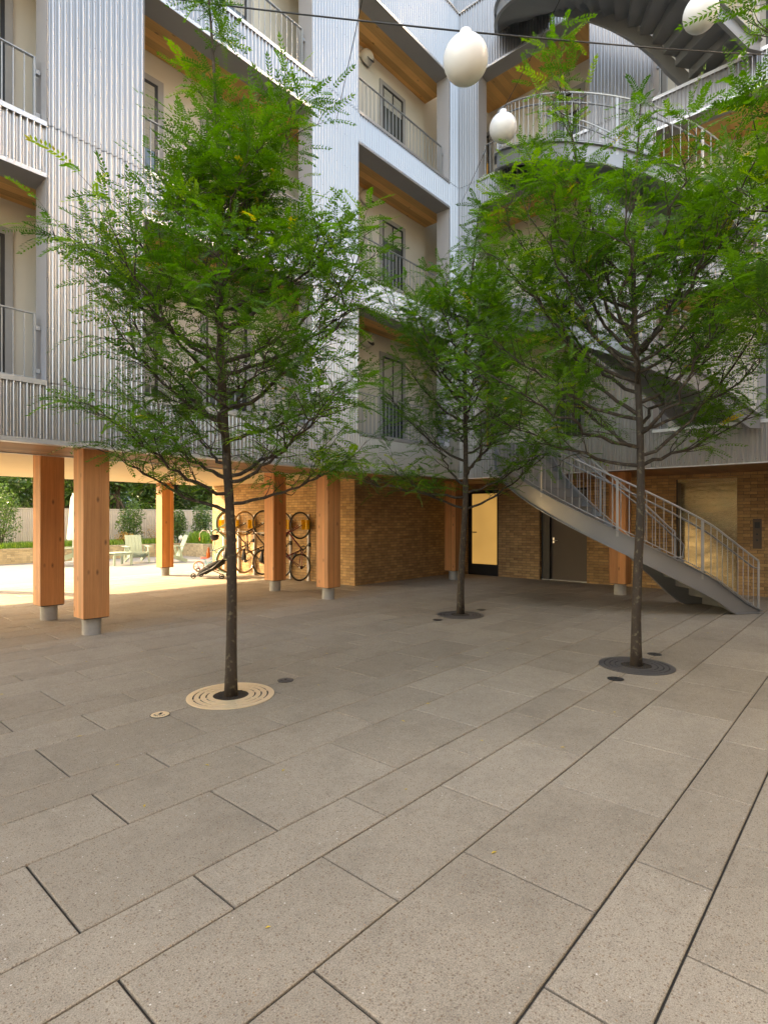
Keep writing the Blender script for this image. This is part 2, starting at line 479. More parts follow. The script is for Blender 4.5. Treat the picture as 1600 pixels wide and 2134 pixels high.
def facade(kind, a0, a1, openings, back, name_hint, detail=True):
    fc = Fac(kind)
    clad = MB(); scr = MB(); core = MB()
    # split the run into piers and openings
    cuts = []; cur = a0
    for o0, o1 in openings:
        if o0 > cur: cuts.append(('p', cur, o0))
        cuts.append(('o', o0, o1)); cur = o1
    if cur < a1: cuts.append(('p', cur, a1))
    for t, p, q in cuts:
        if t == 'p':
            zs = [(Z0, SILL[0] - .016), (SILL[0] - .004, SILL[1] - .016), (SILL[1] - .004, SILL[2] - .016), (SILL[2] - .004, ZTOP - .02)]
            for z0, z1 in zs: fc.corr(clad, p, q, z0, z1)
            fc.box(core, p + .003, q - .003, .004, .30, Z0 + .01, ZTOP - .03)
        else:
            zs = [(Z0, SILL[0] - .03), (HEAD[0], SILL[1] - .03), (HEAD[1], SILL[2] - .03), (HEAD[2], ZTOP - .02)]
            for z0, z1 in zs:
                fc.corr(clad, p, q, z0, z1)
                fc.box(core, p, q, .004, .30, z0 + .012, z1 - .004)
        if detail:
            # screw rows
            rows = []
            for z0, z1 in zs:
                nrow = max(1, int(round((z1 - z0) / .62)))
                for r_ in range(nrow + 1): rows.append(z0 + .05 + (z1 - z0 - .10) * r_ / nrow)
            a = math.ceil(p / (PITCH * 5)) * PITCH * 5
            kk = 0
            while a < q - .02:
                for z in rows:
                    for off in ((0, PITCH) if kk % 3 == 2 else (0,)):
                        if a + off > q - .01: continue
                        c = fc.P(a + off, -.003 - 2 * AMP - .001, z)
                        r = .0058; vs = []
                        for i in range(6):
                            t_ = i * math.pi / 3
                            q_ = fc.P(a + off + r * math.cos(t_), -.003 - 2 * AMP - .001, z + r * math.sin(t_)); vs.append(q_)
                        tip = fc.P(a + off, -.003 - 2 * AMP - .006, z)
                        scr.add(vs + [tip], [(i, (i + 1) % 6, 6) for i in range(6)])
                a += PITCH * (5 if kk % 3 != 1 else 3); kk += 1
    B('metal_cladding', clad, M['corr'], bld, True)
    B('cladding_frame', core, M['reveal'], bld)
    if detail: B('cladding_screws', scr, M['screw'], bld)['kind'] = 'stuff'
    # bottom flashing, roof coping
    fl = MB(); fc.box(fl, a0, a1, -.032, .08, Z0 - .022, Z0 - .002); B('bottom_flashing', fl, M['trim'], bld)
    cp = MB(); fc.box(cp, a0, a1, -.045, .32, ZTOP - .018, ZTOP + .03); B('roof_coping', cp, M['trim'], bld)
    # back wall of the galleries, floors and ceilings
    bw = MB(); fc.box(bw, a0, a1, back, back + .12, 2.62, ZTOP - .04); B('gallery_wall', bw, M['cream'], bld)
    for i in range(3):
        fs = MB(); fc.box(fs, a0, a1, .302, back - .004, SILL[i] - .34, SILL[i] - .10); B('gallery_floor', fs, M['concrete'], bld)
        ce = MB(); fc.box(ce, a0, a1, .36, back - .004, HEAD[i] + .045, HEAD[i] + .20); B('timber_ceiling', ce, M['ceilwood'], bld)
        for o0, o1 in openings:
            lp = MB()
            fc.box(lp, o0 + .002, o1 - .002, -.02, .35, HEAD[i] - .012, HEAD[i] - .002)
            fc.box(lp, o0 + .002, o1 - .002, .335, .352, HEAD[i] - .001, HEAD[i] + .044)
            B('opening_soffit', lp, M['soffit'], bld)
            ed = MB(); fc.box(ed, o0 + .002, o1 - .002, -.034, -.022, HEAD[i] - .018, HEAD[i] + .03); B('edge_trim', ed, M['trim'], bld)
            sl_ = MB(); fc.box(sl_, o0 + .001, o1 - .001, -.036, .34, SILL[i] - .03, SILL[i] + .008)
            fc.box(sl_, o0 + .001, o1 - .001, -.040, -.037, SILL[i] - .052, SILL[i] + .008)
            B('sill', sl_, M['trim'], bld)
            for (x0, x1) in ((o0 + .001, o0 + .008), (o1 - .008, o1 - .001)):
                jb = MB(); fc.box(jb, x0, x1, -.024, .33, SILL[i] + .010, HEAD[i] - .014); B('jamb', jb, M['jamb'], bld)
    return fc

def railing(fc, a0, a1, d, zs, h=.84, sp=.112, gap=None, post=True, clips=True):
    mb = MB()
    z1 = zs + h
    segs = [(a0, a1)] if gap is None else [(a0, gap[0]), (gap[1], a1)]
    for p, q in segs:
        if q - p < .15: continue
        fc.box(mb, p, q, d - .02, d + .02, z1 - .012, z1)
        fc.box(mb, p, q, d - .012, d + .012, zs + .05, zs + .062)
        for x in (p, q - .02): fc.box(mb, x, x + .02, d - .0201, d + .0201, zs + .03, z1 - .013)
        n = int((q - p) / sp)
        for i in range(1, n):
            a = p + (q - p) * i / n
            fc.box(mb, a - .006, a + .006, d - .006, d + .006, zs + .063, z1 - .013)
        if clips:
            for a in (p - .05, q + .002):
                for z in (zs + .12, z1 - .2): fc.box(mb, a, a + .048, d - .025, d + .025, z, z + .05)
    return B('balcony_railing', mb, M['rail'], bld)

def window(fc, a0, a1, back, z0, z1, glass='glass', mull=None, name='window'):
    w = MB(); t = .09
    d = back - .035
    fc.box(w, a0, a1, d, back - .001, z1 - t, z1); fc.box(w, a0, a1, d, back - .001, z0, z0 + t * .7)
    fc.box(w, a0, a0 + t, d, back - .001, z0 + t * .7 + .001, z1 - t - .001); fc.box(w, a1 - t, a1, d, back - .001, z0 + t * .7 + .001, z1 - t - .001)
    wo = B(name, w, M['reveal'], bld)
    f = MB(); u = .045; b0, b1, y0, y1 = a0 + t + .002, a1 - t - .002, z0 + t * .7 + .002, z1 - t - .002
    fc.box(f, b0, b1, d + .005, back - .002, y1 - u, y1); fc.box(f, b0, b1, d + .005, back - .002, y0, y0 + u)
    fc.box(f, b0, b0 + u, d + .005, back - .002, y0 + u, y1 - u); fc.box(f, b1 - u, b1, d + .005, back - .002, y0 + u, y1 - u)
    if mull: fc.box(f, (b0 + b1) / 2 - .02, (b0 + b1) / 2 + .02, d + .006, back - .002, y0 + u, y1 - u)
    B('frame', f, M['dark'], wo)
    gl = MB(); fc.box(gl, b0 + u, b1 - u, back - .016, back - .006, y0 + u, y1 - u); B('glass', gl, M[glass], wo)
    if z1 - z0 > 1.5:
        bl = MB(); rr_ = random.Random(int(a0 * 100 + z0 * 10)); hh = (y1 - y0) * rr_.choice((.22, .34, .5, .78))
        for k in range(int(hh / .05)): fc.box(bl, b0 + u + .004, b1 - u - .004, back - .022 - .002 * (k % 2), back - .0165, y1 - u - .05 * (k + 1) + .003, y1 - u - .05 * k)
        B('roller_blind', bl, M['blind'], wo)
    return wo

LOP = [(-4.78, -1.78), (-.62, 2.38), (3.56, 6.56), (7.73, 10.74)]
ROP = [(-4.2, -1.2), (.19, 3.19), (4.37, 6.95)]
BL, BR = 1.0, 1.33
fl_ = facade('L', -6.5, CU, LOP, BL, 'left')
fr_ = facade('R', -6.0, CV, ROP, BR, 'right')
# unseen wings added behind the camera, heights set to shape the courtyard light
for kind, a0, a1 in (('W', -6.0, CV), ('S', -6.5, CU)):
    fc = Fac(kind); mb = MB()
    top = 4.6 if kind == 'W' else 12.6
    for z0, z1 in ((Z0, 3.17), (3.18, top)): fc.corr(mb, a0, a1, z0, z1)
    B('metal_cladding', mb, M['corr'], bld, True)
    mb = MB(); fc.box(mb, a0, a1, .004, 3.0, Z0 + .01, top - .02); B('cladding_frame', mb, M['reveal'], bld)
    mb = MB(); fc.box(mb, a0, a1, -.045, .32, top + .01, top + .06); B('roof_coping', mb, M['trim'], bld)
# set-back top storey behind the coping
for kind, a0, a1 in (('PL', -6.5, CU + .45), ('PR', -6.0, CV + .45)):
    fc = Fac(kind); mb = MB(); fc.corr(mb, a0, a1, ZTOP - .5, ZTOP + 2.6); B('metal_cladding', mb, M['corr'], bld, True)
    mb = MB(); fc.box(mb, a0, a1, .01, .5, ZTOP - .5, ZTOP + 2.6); B('cladding_frame', mb, M['reveal'], bld)
    mb = MB(); fc.box(mb, a0, a1, -.04, .5, ZTOP + 2.605, ZTOP + 2.65); B('roof_coping', mb, M['trim'], bld)

for i in range(3):
    for (o0, o1) in LOP: railing(fl_, o0 + .07, o1 - .07, .16, SILL[i])
    for k, (o0, o1) in enumerate(ROP):
        gap = None
        if k == 2: railing(fr_, o0 + .07, 5.33, .16, SILL[i]); railing(fr_, 6.50, o1 - .07, .16, SILL[i]); continue
        if k == 1 and i < 3: railing(fr_, o0 + .07, 1.05, .16, SILL[i]); railing(fr_, 2.45, o1 - .07, .16, SILL[i]); continue
        railing(fr_, o0 + .07, o1 - .07, .16, SILL[i])
# windows and doors on the gallery walls
for i in range(3):
    z0, z1 = SILL[i] - .05, SILL[i] + 2.12
    window(fl_, .85, 2.30, BL, z0, z1)
    window(fl_, 2.86, 4.35, BL, z0, z1, mull=True)
    window(fl_, 9.45, 10.35, BL, z0, z1 + .02, mull=True)
    window(fl_, 5.0, 6.0, BL, SILL[i] + .2, z1)
    window(fl_, -3.8, -2.6, BL, z0, z1)
    window(fr_, 7.36, 7.66, BR, z0, z1 - .1, glass='litdoor')
    window(fr_, 5.0, 5.75, BR, z0, z1 - .1)
    window(fr_, 3.3, 4.25, BR, z0, z1)
    window(fr_, .6, 1.7, BR, z0, z1, mull=True)
# round dryer vents on the gallery wall
for i in (0, 1, 2):
    mb = MB(); c = Vector((8.98, CV + BL, HEAD[i] - .18))
    prof = []
    for k in range(9):
        t = k / 8 * math.pi / 2
        prof.append((.17 * math.cos(t), .20 * math.sin(t)))
    mb2 = MB(); mb2.lathe([(.165, 0), (.165, .06), (.15, .12), (.12, .17), (.06, .20), (.0, .205)], 20)
    mb2.xf(Matrix.Translation(c) @ Matrix.Rotation(R(68), 4, 'X'))
    vt = B('dryer_vent', mb2, M['cream'], bld, True)
    mb3 = MB(); mb3.lathe([(.10, .0), (.10, .012), (0, .012)], 16)
    mb3.xf(Matrix.Translation(c + Vector((0.02, -.155, -.06))) @ Matrix.Rotation(R(60), 4, 'X'))
    B('vent_flap', mb3, M['dark'], vt)

mb = MB(); mb.cyl((11.02, 7.40), .045, 7.10, 7.17, 12); mb.box((10.98, 7.40, 7.09), (11.06, 7.475, 7.18)); B('cable_anchor', mb, M['trim'], bld)
# ---- ground storey
mb = MB(); mb.box((-6.5, 7.46, 2.44), (9.295, 7.60, 2.475)); B('edge_trim', mb, M['trim'], bld)
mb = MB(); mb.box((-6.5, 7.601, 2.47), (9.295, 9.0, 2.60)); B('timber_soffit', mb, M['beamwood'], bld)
mb = MB(); mb.box((-6.5, 9.001, 2.455), (9.295, 9.06, 2.60)); B('edge_trim', mb, M['trim'], bld)
mb = MB(); mb.box((-6.5, 9.061, 2.53), (9.295, 15.1, 2.62)); B('passage_ceiling', mb, M['screen'], bld)
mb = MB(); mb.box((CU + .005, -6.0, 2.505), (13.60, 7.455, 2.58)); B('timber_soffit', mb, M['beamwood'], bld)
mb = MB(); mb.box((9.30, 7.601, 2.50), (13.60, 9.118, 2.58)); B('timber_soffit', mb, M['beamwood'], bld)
# mass of the building above the passage and behind the brick, so that sky and sun stay out
mb = MB(); mb.box((-9.5, 8.65, 2.64), (14.5, 15.1, ZTOP - .06)); B('upper_storeys', mb, M['cream'], bld)
mb = MB(); mb.box((12.62, -8, 2.64), (18, 8.64, ZTOP - .06)); B('upper_storeys', mb, M['cream'], bld)
mb = MB(); mb.box((-13, -12, 0), (-6.52, 7.5, 2.5)); B('brick_wall', mb, M['brick'], bld)  # ground storeys of the wings added unseen behind the camera
mb = MB(); mb.box((-6.50, -12, 0), (14, -6.05, 2.5)); B('brick_wall', mb, M['brick'], bld)
# brick walls with their openings
bw = MB()
bw.box((9.30, 9.12, -.01), (13.40, 9.5, 2.60)); bw.box((9.30, 9.501, -.01), (9.7, 15.1, 2.60))
B('brick_wall', bw, M['brick'], bld)
bw = MB(); U = 13.40
ops = [(7.74, 8.72, 2.34), (5.33, 6.55, 2.32), (2.22, 3.36, 2.40)]
y = 9.119
for y0, y1, zt in ops:
    bw.box((U, y1, -.01), (U + .4, y, 2.60)); bw.box((U, y0 + .0005, zt), (U + .4, y1 - .0005, 2.60)); y = y0
bw.box((U, -6.0, -.01), (U + .4, y, 2.60))
B('brick_wall', bw, M['brick'], bld)
mb = MB(); mb.box((U + .41, -6, -.01), (U + .5, 9.2, 2.6)); B('upper_storeys', mb, M['dark'], bld)
# lobby glass door
def boxp(name, a, b, mat, parent=bld): mb = MB(); mb.box(a, b); return B(name, mb, mat, parent)
dr = MB()
for a, b in (((U + .03, 7.745, .0), (U + .09, 7.80, 2.335)), ((U + .03, 8.60, .0), (U + .09, 8.715, 2.335)), ((U + .03, 7.801, 2.24), (U + .09, 8.599, 2.335)), ((U + .03, 7.801, .0), (U + .09, 8.599, .30))):
    dr.box(a, b)
door = B('glass_door', dr, M['dark'], bld)
boxp('glass', (U + .055, 7.801, .301), (U + .065, 8.599, 2.239), M['litglass'], door)
hm = MB(); hm.tube([(U + .02, 8.63, .92), (U - .03, 8.63, .92), (U - .03, 8.63, 1.28), (U + .02, 8.63, 1.28)], .011, 6)
hm.box((U + .04, 8.45, 1.16), (U + .052, 8.598, 1.19)); B('handle', hm, M['dark'], door)
# brown service door
dr = MB(); dr.box((U + .20, 5.36, .012), (U + .25, 6.33, 2.25)); door = B('service_door', dr, M['brownsteel'], bld)
fm = MB(); fm.box((U + .10, 6.331, 0), (U + .30, 6.548, 2.315)); fm.box((U + .10, 5.332, 0), (U + .30, 5.359, 2.315)); fm.box((U + .10, 5.36, 2.251), (U + .30, 6.33, 2.315))
B('door_frame', fm, M['dark'], door)
hm = MB(); hm.box((U + .185, 6.24, .93), (U + .199, 6.28, 1.07)); hm.tube([(U + .19, 6.26, 1.0), (U + .15, 6.26, 1.0), (U + .15, 6.14, 1.0)], .009, 6); B('handle', hm, M['silver'], door)
boxp('threshold', (U + .06, 5.34, .0), (U + .24, 6.54, .010), M['trim'], door)
# elevator
el = MB(); el.box((U + .28, 2.26, .01), (U + .32, 3.33, 2.33)); door = B('elevator_door', el, M['elev'], bld)
fm = MB(); fm.box((U - .012, 2.222, 0), (U + .33, 2.258, 2.398)); fm.box((U - .012, 2.259, 2.331), (U + .33, 3.33, 2.398)); B('elevator_frame', fm, M['elev'], door)
fm = MB(); fm.box((U - .012, 3.331, 0), (U + .33, 3.358, 2.398)); B('elevator_frame', fm, M['dark'], door)
pn = MB(); pn.box((U - .018, 1.80, .95), (U - .001, 1.95, 1.55)); call = B('call_panel', pn, M['brownsteel'], bld)
pb = MB()
for z in (1.12, 1.22): pb.cyl((0, 0), .018, 0, .008, 14)
pb = MB()
for z in (1.12, 1.24):
    k = len(pb.v); pb.cyl((0, 0), .02, 0, .01, 14); pb.xf(Matrix.Translation((U - .018, 1.875, z)) @ Matrix.Rotation(R(-90), 4, 'Y'), k)
pb.box((U - .021, 1.83, 1.36), (U - .0185, 1.92, 1.48)); B('button', pb, M['dark'], call)

# timber columns
def column(x, y, ztop=2.47, s=.335, z0=.235):
    mb = MB(); mb.bbox((x - s / 2, y - s / 2, z0), (x + s / 2, y + s / 2, ztop), .008)
    c = B('timber_column', mb, M['glulam'], bld)
    mb = MB(); mb.box((x - s / 2 + .01, y - s / 2 + .01, z0 - .012), (x + s / 2 - .01, y + s / 2 - .01, z0 - .001)); B('base_plate', mb, M['dark'], c)
    mb = MB(); mb.cyl((x, y), .118, 0, z0 - .013, 32); B('column_base', mb, M['concrete'], c, 'auto')
for x, y, zt in ((3.08, 7.97, 2.47), (3.09, 9.62, 2.53), (7.46, 8.03, 2.47), (7.55, 9.80, 2.53), (7.59, 14.70, 2.53), (11.97, 8.21, 2.50), (11.84, 4.02, 2.50), (3.09, 14.7, 2.53), (-1.3, 7.97, 2.47), (-1.3, 9.62, 2.53), (11.84, -.4, 2.5)):
    column(x, y, zt)

# ------------------------------------------------------------------ curved stair
P0 = Vector((11.10, 2.10)); P1 = Vector((11.15, 5.86))
h0 = math.atan2(.58, -.81); h1 = math.atan2(.5, .87)
d0 = Vector((math.cos(h0), math.sin(h0))); d1 = Vector((math.cos(h1), math.sin(h1)))
# intersection of the two tangents
A_ = np.array([[d0.x, d1.x], [d0.y, d1.y]]); sol = np.linalg.solve(A_, np.array([P1.x - P0.x, P1.y - P0.y]))
turn = h0 - h1
Rm = 1.9
Tn = Rm * math.tan(turn / 2)
L1 = sol[0] - Tn; L2 = sol[1] - Tn; LA = Rm * turn
LT = L1 + LA + L2
S1 = P0 + d0 * L1
cen = S1 + Vector((d0.y, -d0.x)) * Rm
def path(s):
    if s < L1: return P0 + d0 * s, h0
    if s < L1 + LA:
        a = h0 - (s - L1) / Rm
        n_ = Vector((-math.sin(a), math.cos(a)))   # left of travel
        return cen + n_ * Rm, a
    e = cen + Vector((-math.sin(h1), math.cos(h1))) * Rm
    return e + d1 * (s - L1 - LA), h1
def off(s, w):
    p, a = path(s); n_ = Vector((-math.sin(a), math.cos(a))); return p + n_ * w    # w>0: outer side
W = .53; NR = 18
stair = thing('curved_staircase', 'grey painted steel staircase curving up storey by storey against the metal facade', 'staircase', (CU, 3.9, 0))
def stringer(w, t, zf, rise, foot):
    """plate following the flight, with small flanges"""
    mb = MB(); N = 60
    s0 = -.28 if foot else -.28; s1 = LT + .12
    st = []
    for i in range(N + 1):
        s = s0 + (s1 - s0) * i / N
        q = max(0, min(1, s / LT)); zn = zf + rise * q
        top = zn + .17 if s < LT - .12 else zn + .06 + .11 * max(0, min(1, (LT - s) / .12))
        bot = zn - .165
        if foot: bot = max(.006, bot)
        if s < 0: top = zn + .17 + (s) * .12 / .28 * 1.0
        st.append((s, top, bot))
    a = w - t / 2; b = w + t / 2
    sg = 1 if w > 0 else -1
    fl = .055
    for (o0, o1, zt, zb) in ((a, b, 0, 0),):
        vs = []
        for s, top, bot in st:
            p = off(s, a); q = off(s, b)
            vs += [(p.x, p.y, bot), (q.x, q.y, bot), (q.x, q.y, top), (p.x, p.y, top)]
        fs = [(0, 1, 2, 3), tuple(4 * N + k for k in (3, 2, 1, 0))]
        for i in range(N):
            for k in range(4): fs.append((4 * i + k, 4 * i + 4 + k, 4 * i + 4 + (k + 1) % 4, 4 * i + (k + 1) % 4))
        mb.add(vs, fs)
    for which in (0, 1):        # flanges top and bottom, turned outward
        vs = []
        for s, top, bot in st:
            e0 = off(s, w + sg * (t / 2 + .0005)); e1 = off(s, w + sg * (t / 2 + fl))
            z = top - .012 if which else bot
            vs += [(e0.x, e0.y, z), (e1.x, e1.y, z), (e1.x, e1.y, z + .012), (e0.x, e0.y, z + .012)]
        fs = [(0, 1, 2, 3), tuple(4 * N + k for k in (3, 2, 1, 0))]
        for i in range(N):
            for k in range(4): fs.append((4 * i + k, 4 * i + 4 + k, 4 * i + 4 + (k + 1) % 4, 4 * i + (k + 1) % 4))
        mb.add(vs, fs)
    B('stringer', mb, M['stair'], stair, 'auto')
def flight(zf, zt, foot=False):
    rise = zt - zf
    for w in (W, -W): stringer(w, .012, zf, rise, foot)
    rr = rise / NR; run = LT / (NR - 1)
    for i in range(NR):
        z = zf + rr * (i + 1); s0 = run * (i - .5) ; s1 = min(s0 + run + .02, LT + .1)
        if i == NR - 1: s1 = LT + .32
        mb = MB(); K = 4; vs = []
        for k in range(K + 1):
            s = s0 + (s1 - s0) * k / K
            p = off(s, W - .008); q = off(s, -W + .008)
            vs += [(p.x, p.y, z - .01), (q.x, q.y, z - .01), (q.x, q.y, z), (p.x, p.y, z)]
        fs = [(0, 1, 2, 3), tuple(4 * K + k for k in (3, 2, 1, 0))]
        for k in range(K):
            for j in range(4): fs.append((4 * k + j, 4 * k + 4 + j, 4 * k + 4 + (j + 1) % 4, 4 * k + (j + 1) % 4))
        mb.add(vs, fs)
        p = off(s0 + .014, W - .008); q = off(s0 + .014, -W + .008); p2 = off(s0 + .022, W - .008); q2 = off(s0 + .022, -W + .008)
        zb = z - rr + .001 if i else max(z - rr, .005)
        mb.add([(p.x, p.y, zb), (q.x, q.y, zb), (q2.x, q2.y, zb), (p2.x, p2.y, zb), (p.x, p.y, z - .011), (q.x, q.y, z - .011), (q2.x, q2.y, z - .011), (p2.x, p2.y, z - .011)],
               [(0, 3, 2, 1), (4, 5, 6, 7), (0, 1, 5, 4), (1, 2, 6, 5), (2, 3, 7, 6), (3, 0, 4, 7)])
        B('step', mb, M['stair'], stair)
    # railings
    for w in (W, -W):
        sg = 1 if w > 0 else -1
        mb = MB(); s0 = -.25 if w > 0 else .45; s1 = LT + .05
        ztop = lambda s: zf + rise * max(-.05, min(1, s / LT)) + (1.02 if s > 0 else 1.02)
        N = 70
        rail = [(*off(s0 + (s1 - s0) * i / N, w), ztop(s0 + (s1 - s0) * i / N)) for i in range(N + 1)]
        low = [(x, y, z - .80) for x, y, z in rail]
        mb.tube(rail, .016, 6); mb.tube(low, .008, 5)
        n_ = int((s1 - s0) * (Rm + w) / Rm / .128)
        for i in range(1, n_):
            s = s0 + (s1 - s0) * i / n_; p = off(s, w); z = ztop(s)
            mb.tube([(p.x, p.y, z - .80), (p.x, p.y, z - .01)], .0062, 5, caps=False)
        npost = 5
        for i in range(npost + 1):
            s = s0 + (s1 - s0) * i / npost; p, a = path(s); pp = off(s, w); z = ztop(s)
            dv = Vector((math.cos(a), math.sin(a), 0)) * .026
            c = Vector((pp.x, pp.y, 0))
            zb = z - .95 if i else z - .80
            mb.beam(c + Vector((0, 0, zb)), c + Vector((0, 0, z - .012)), .012, .038, (dv.x, dv.y, 0))
        ro = B('railing', mb, M['rail'], stair, 'auto')
        mb = MB(); hs = [(*off(s0 - .1 + (s1 - s0) * i / N, w - sg * .075), ztop(s0 - .1 + (s1 - s0) * i / N) - .13) for i in range(N + 1)]
        e = hs[0]; dd = Vector(path(0)[1] and (math.cos(h0), math.sin(h0), 0))
        if w < 0:
            hs = [tuple(Vector(e) + Vector((.05 * -math.cos(h0) * 0, 0, -.26))), tuple(Vector(e) + Vector((-dd.x * .02, -dd.y * .02, -.05)))] + hs[1:]
            q0 = Vector(e) + Vector((0, 0, -.26)); hs = [tuple(q0 + Vector((dd.x * .25, dd.y * .25, 0)))] + hs
        mb.tube(hs, .016, 7)
        B('handrail', mb, M['stair'], ro, True)
flight(0, SILL[0] + .0, True)
flight(SILL[0], SILL[1]); flight(SILL[1], SILL[2]); flight(SILL[2], SILL[2] + 3.08)

# ------------------------------------------------------------------ globe lamps and cables
IR = Vector((.662, -.749, 0)); FW = Vector((.749, .662, 0))
def at(px, py, t):
    """a point seen in the photograph at pixel (px, py), t metres in front of the lens"""
    return FW * t + IR * ((px - 800) / 1175.0 * t) + Vector((0, 0, 1.55 + (1081 - py) / 1175.0 * t))
def globe(p, r, label, tilt=0.):
    t = thing('globe_lamp', label, 'hanging lamp', p, 0, 'white globe lamps strung over the courtyard')
    mb = MB(); prof = [(r * math.sin(math.pi * k / 20) * 1.0, -r * 1.0 * math.cos(math.pi * k / 20)) for k in range(21)]
    prof[0] = (.0005, prof[0][1]); prof[-1] = (.0005, prof[-1][1])
    mb.lathe(prof, 36); o = mb.build('globe', M['white'], None, True); o.parent = t
    mb = MB(); mb.lathe([(.0005, r + .055), (.052, r + .055), (.055, r + .05), (.055, r - .02), (.06, r - .035)], 20); o = mb.build('cap', M['white'], None, 'auto'); o.parent = t
    mb = MB(); mb.tube([(0, 0, r + .05), (0, 0, r + .09)], .01, 6); o = mb.build('hook', M['dark'], None); o.parent = t
    return t
g1 = at(970, 124, 5.0); g2 = at(1048, 266, 8.25); g3 = at(1460, 28, 6.9)
globe(g1, .197, 'large white globe lamp on the black cable in front of the building corner')
globe(g2, .197, 'smallest white globe lamp hanging in front of the upper stair landing')
globe(g3, .200, 'white globe lamp hanging below the underside of the highest stair flight')
def cable(pts, r, label, sag=0.):
    mb = MB(); out = []
    for a, b in zip(pts[:-1], pts[1:]):
        for k in range(12):
            q = a.lerp(b, k / 12); q = q + Vector((0, 0, -sag * math.sin(math.pi * k / 12))); out.append(q)
    out.append(pts[-1]); mb.tube(out, r, 6)
    o = mb.build('cable', M['black'], None, True); tag(o, label, 'cable'); return o
t1 = g1 + Vector((0, 0, .25))
ca = cable([at(100, -40, 6.70), t1, at(1690, 118, 8.80)], .0075, 'black cable carrying the large globe lamp across the top', .03)
t2 = g2 + Vector((0, 0, .27))
cable([Vector((11.13, 7.40, at(955, 402, 12.9).z)), t2, at(1195, -60, 6.4)], .005, 'thin cable rising from the facade corner past the small globe lamp', .03)
cable([Vector((7.15, 7.47, 8.87)), at(757, -10, 6.0)], .005, 'thin dark wire running up in front of the pier between the bays', .0)
t3 = g3 + Vector((0, 0, .27))
cable([at(1240, -60, 7.2), t3, at(1720, -25, 6.8)], .006, 'cable holding the globe lamp beneath the highest flight', .02)

# ------------------------------------------------------------------ trees
def leaf_template(n_pair, L, ll, lw, droop, seed):
    """pinnate leaf: rachis along +x, leaflets both sides; returns verts (k,4,3)"""
    r = random.Random(seed); Q = []
    def rz(x): return -droop * (x / L) ** 2 * L
    for i in range(n_pair):
        x = L * (.16 + .80 * i / (n_pair - 1)); z = rz(x)
        for sd_ in (-1, 1):
            l = ll * (1.0 - .35 * abs(i / (n_pair - 1) - .45)) * r.uniform(.9, 1.1)
            ang = R(62 + r.uniform(-10, 10) - 22 * i / n_pair)
            dx, dy = math.cos(ang), sd_ * math.sin(ang); dz = -.18 + r.uniform(-.15, .12)
            nx, ny = -dy, dx; w = lw * .5
            Q.append([(x, 0, z), (x + dx * l * .45 + nx * w, dy * l * .45 + ny * w, z + dz * l * .4), (x + dx * l, dy * l, z + dz * l), (x + dx * l * .45 - nx * w, dy * l * .45 - ny * w, z + dz * l * .4 + .002)])
    x = L * .97; z = rz(x); Q.append([(x, 0, z), (x + ll * .45, lw * .5, z - .004), (x + ll, 0, z - .012), (x + ll * .45, -lw * .5, z - .004)])
    for k in range(3):   # rachis
        xa, xb = L * k / 3, L * (k + 1) / 3
        Q.append([(xa, -.0011, rz(xa)), (xb, -.0009, rz(xb)), (xb, .0009, rz(xb)), (xa, .0011, rz(xa))])
    return np.array(Q)
LT_ = [leaf_template(9, .20, .036, .0145, .35, 1), leaf_template(10, .24, .040, .016, .55, 2), leaf_template(8, .17, .034, .0135, .2, 3)]

def make_leaves(pts, dirs, sizes, seed, templ=LT_, tn=None):
    """place pinnate leaves at pts pointing along dirs"""
    rs = np.random.RandomState(seed)
    P = np.array(pts); D = np.array(dirs); N = len(P); S = np.array(sizes)
    D /= np.linalg.norm(D, axis=1)[:, None] + 1e-9
    up = np.tile(np.array([0, 0, 1.]), (N, 1)) + rs.normal(0, .33, (N, 3))
    Y = np.cross(up, D); Y /= np.linalg.norm(Y, axis=1)[:, None] + 1e-9
    Z = np.cross(D, Y)
    which = rs.randint(0, len(templ), N)
    Vs = []; tones = []
    for k, T_ in enumerate(templ):
        m = np.where(which == k)[0]
        if not len(m): continue
        q = T_.reshape(-1, 3)
        w = (q[None, :, 0, None] * D[m][:, None, :] + q[None, :, 1, None] * Y[m][:, None, :] + q[None, :, 2, None] * Z[m][:, None, :]) * S[m][:, None, None] + P[m][:, None, :]
        Vs.append(w.reshape(-1, 3))
        t = np.clip(rs.beta(2., 2.8, len(m)) * .6 + .12 + (np.array(tn)[m] if tn is not None else 0), 0, .95); t[rs.rand(len(m)) < .004] = 1.0
        tt = np.repeat(t, T_.shape[0]) + rs.normal(0, .04, len(m) * T_.shape[0]); tones.append(np.clip(tt, 0, 1))
    V = np.concatenate(Vs); F = np.arange(len(V)).reshape(-1, 4); return V, F, np.concatenate(tones)

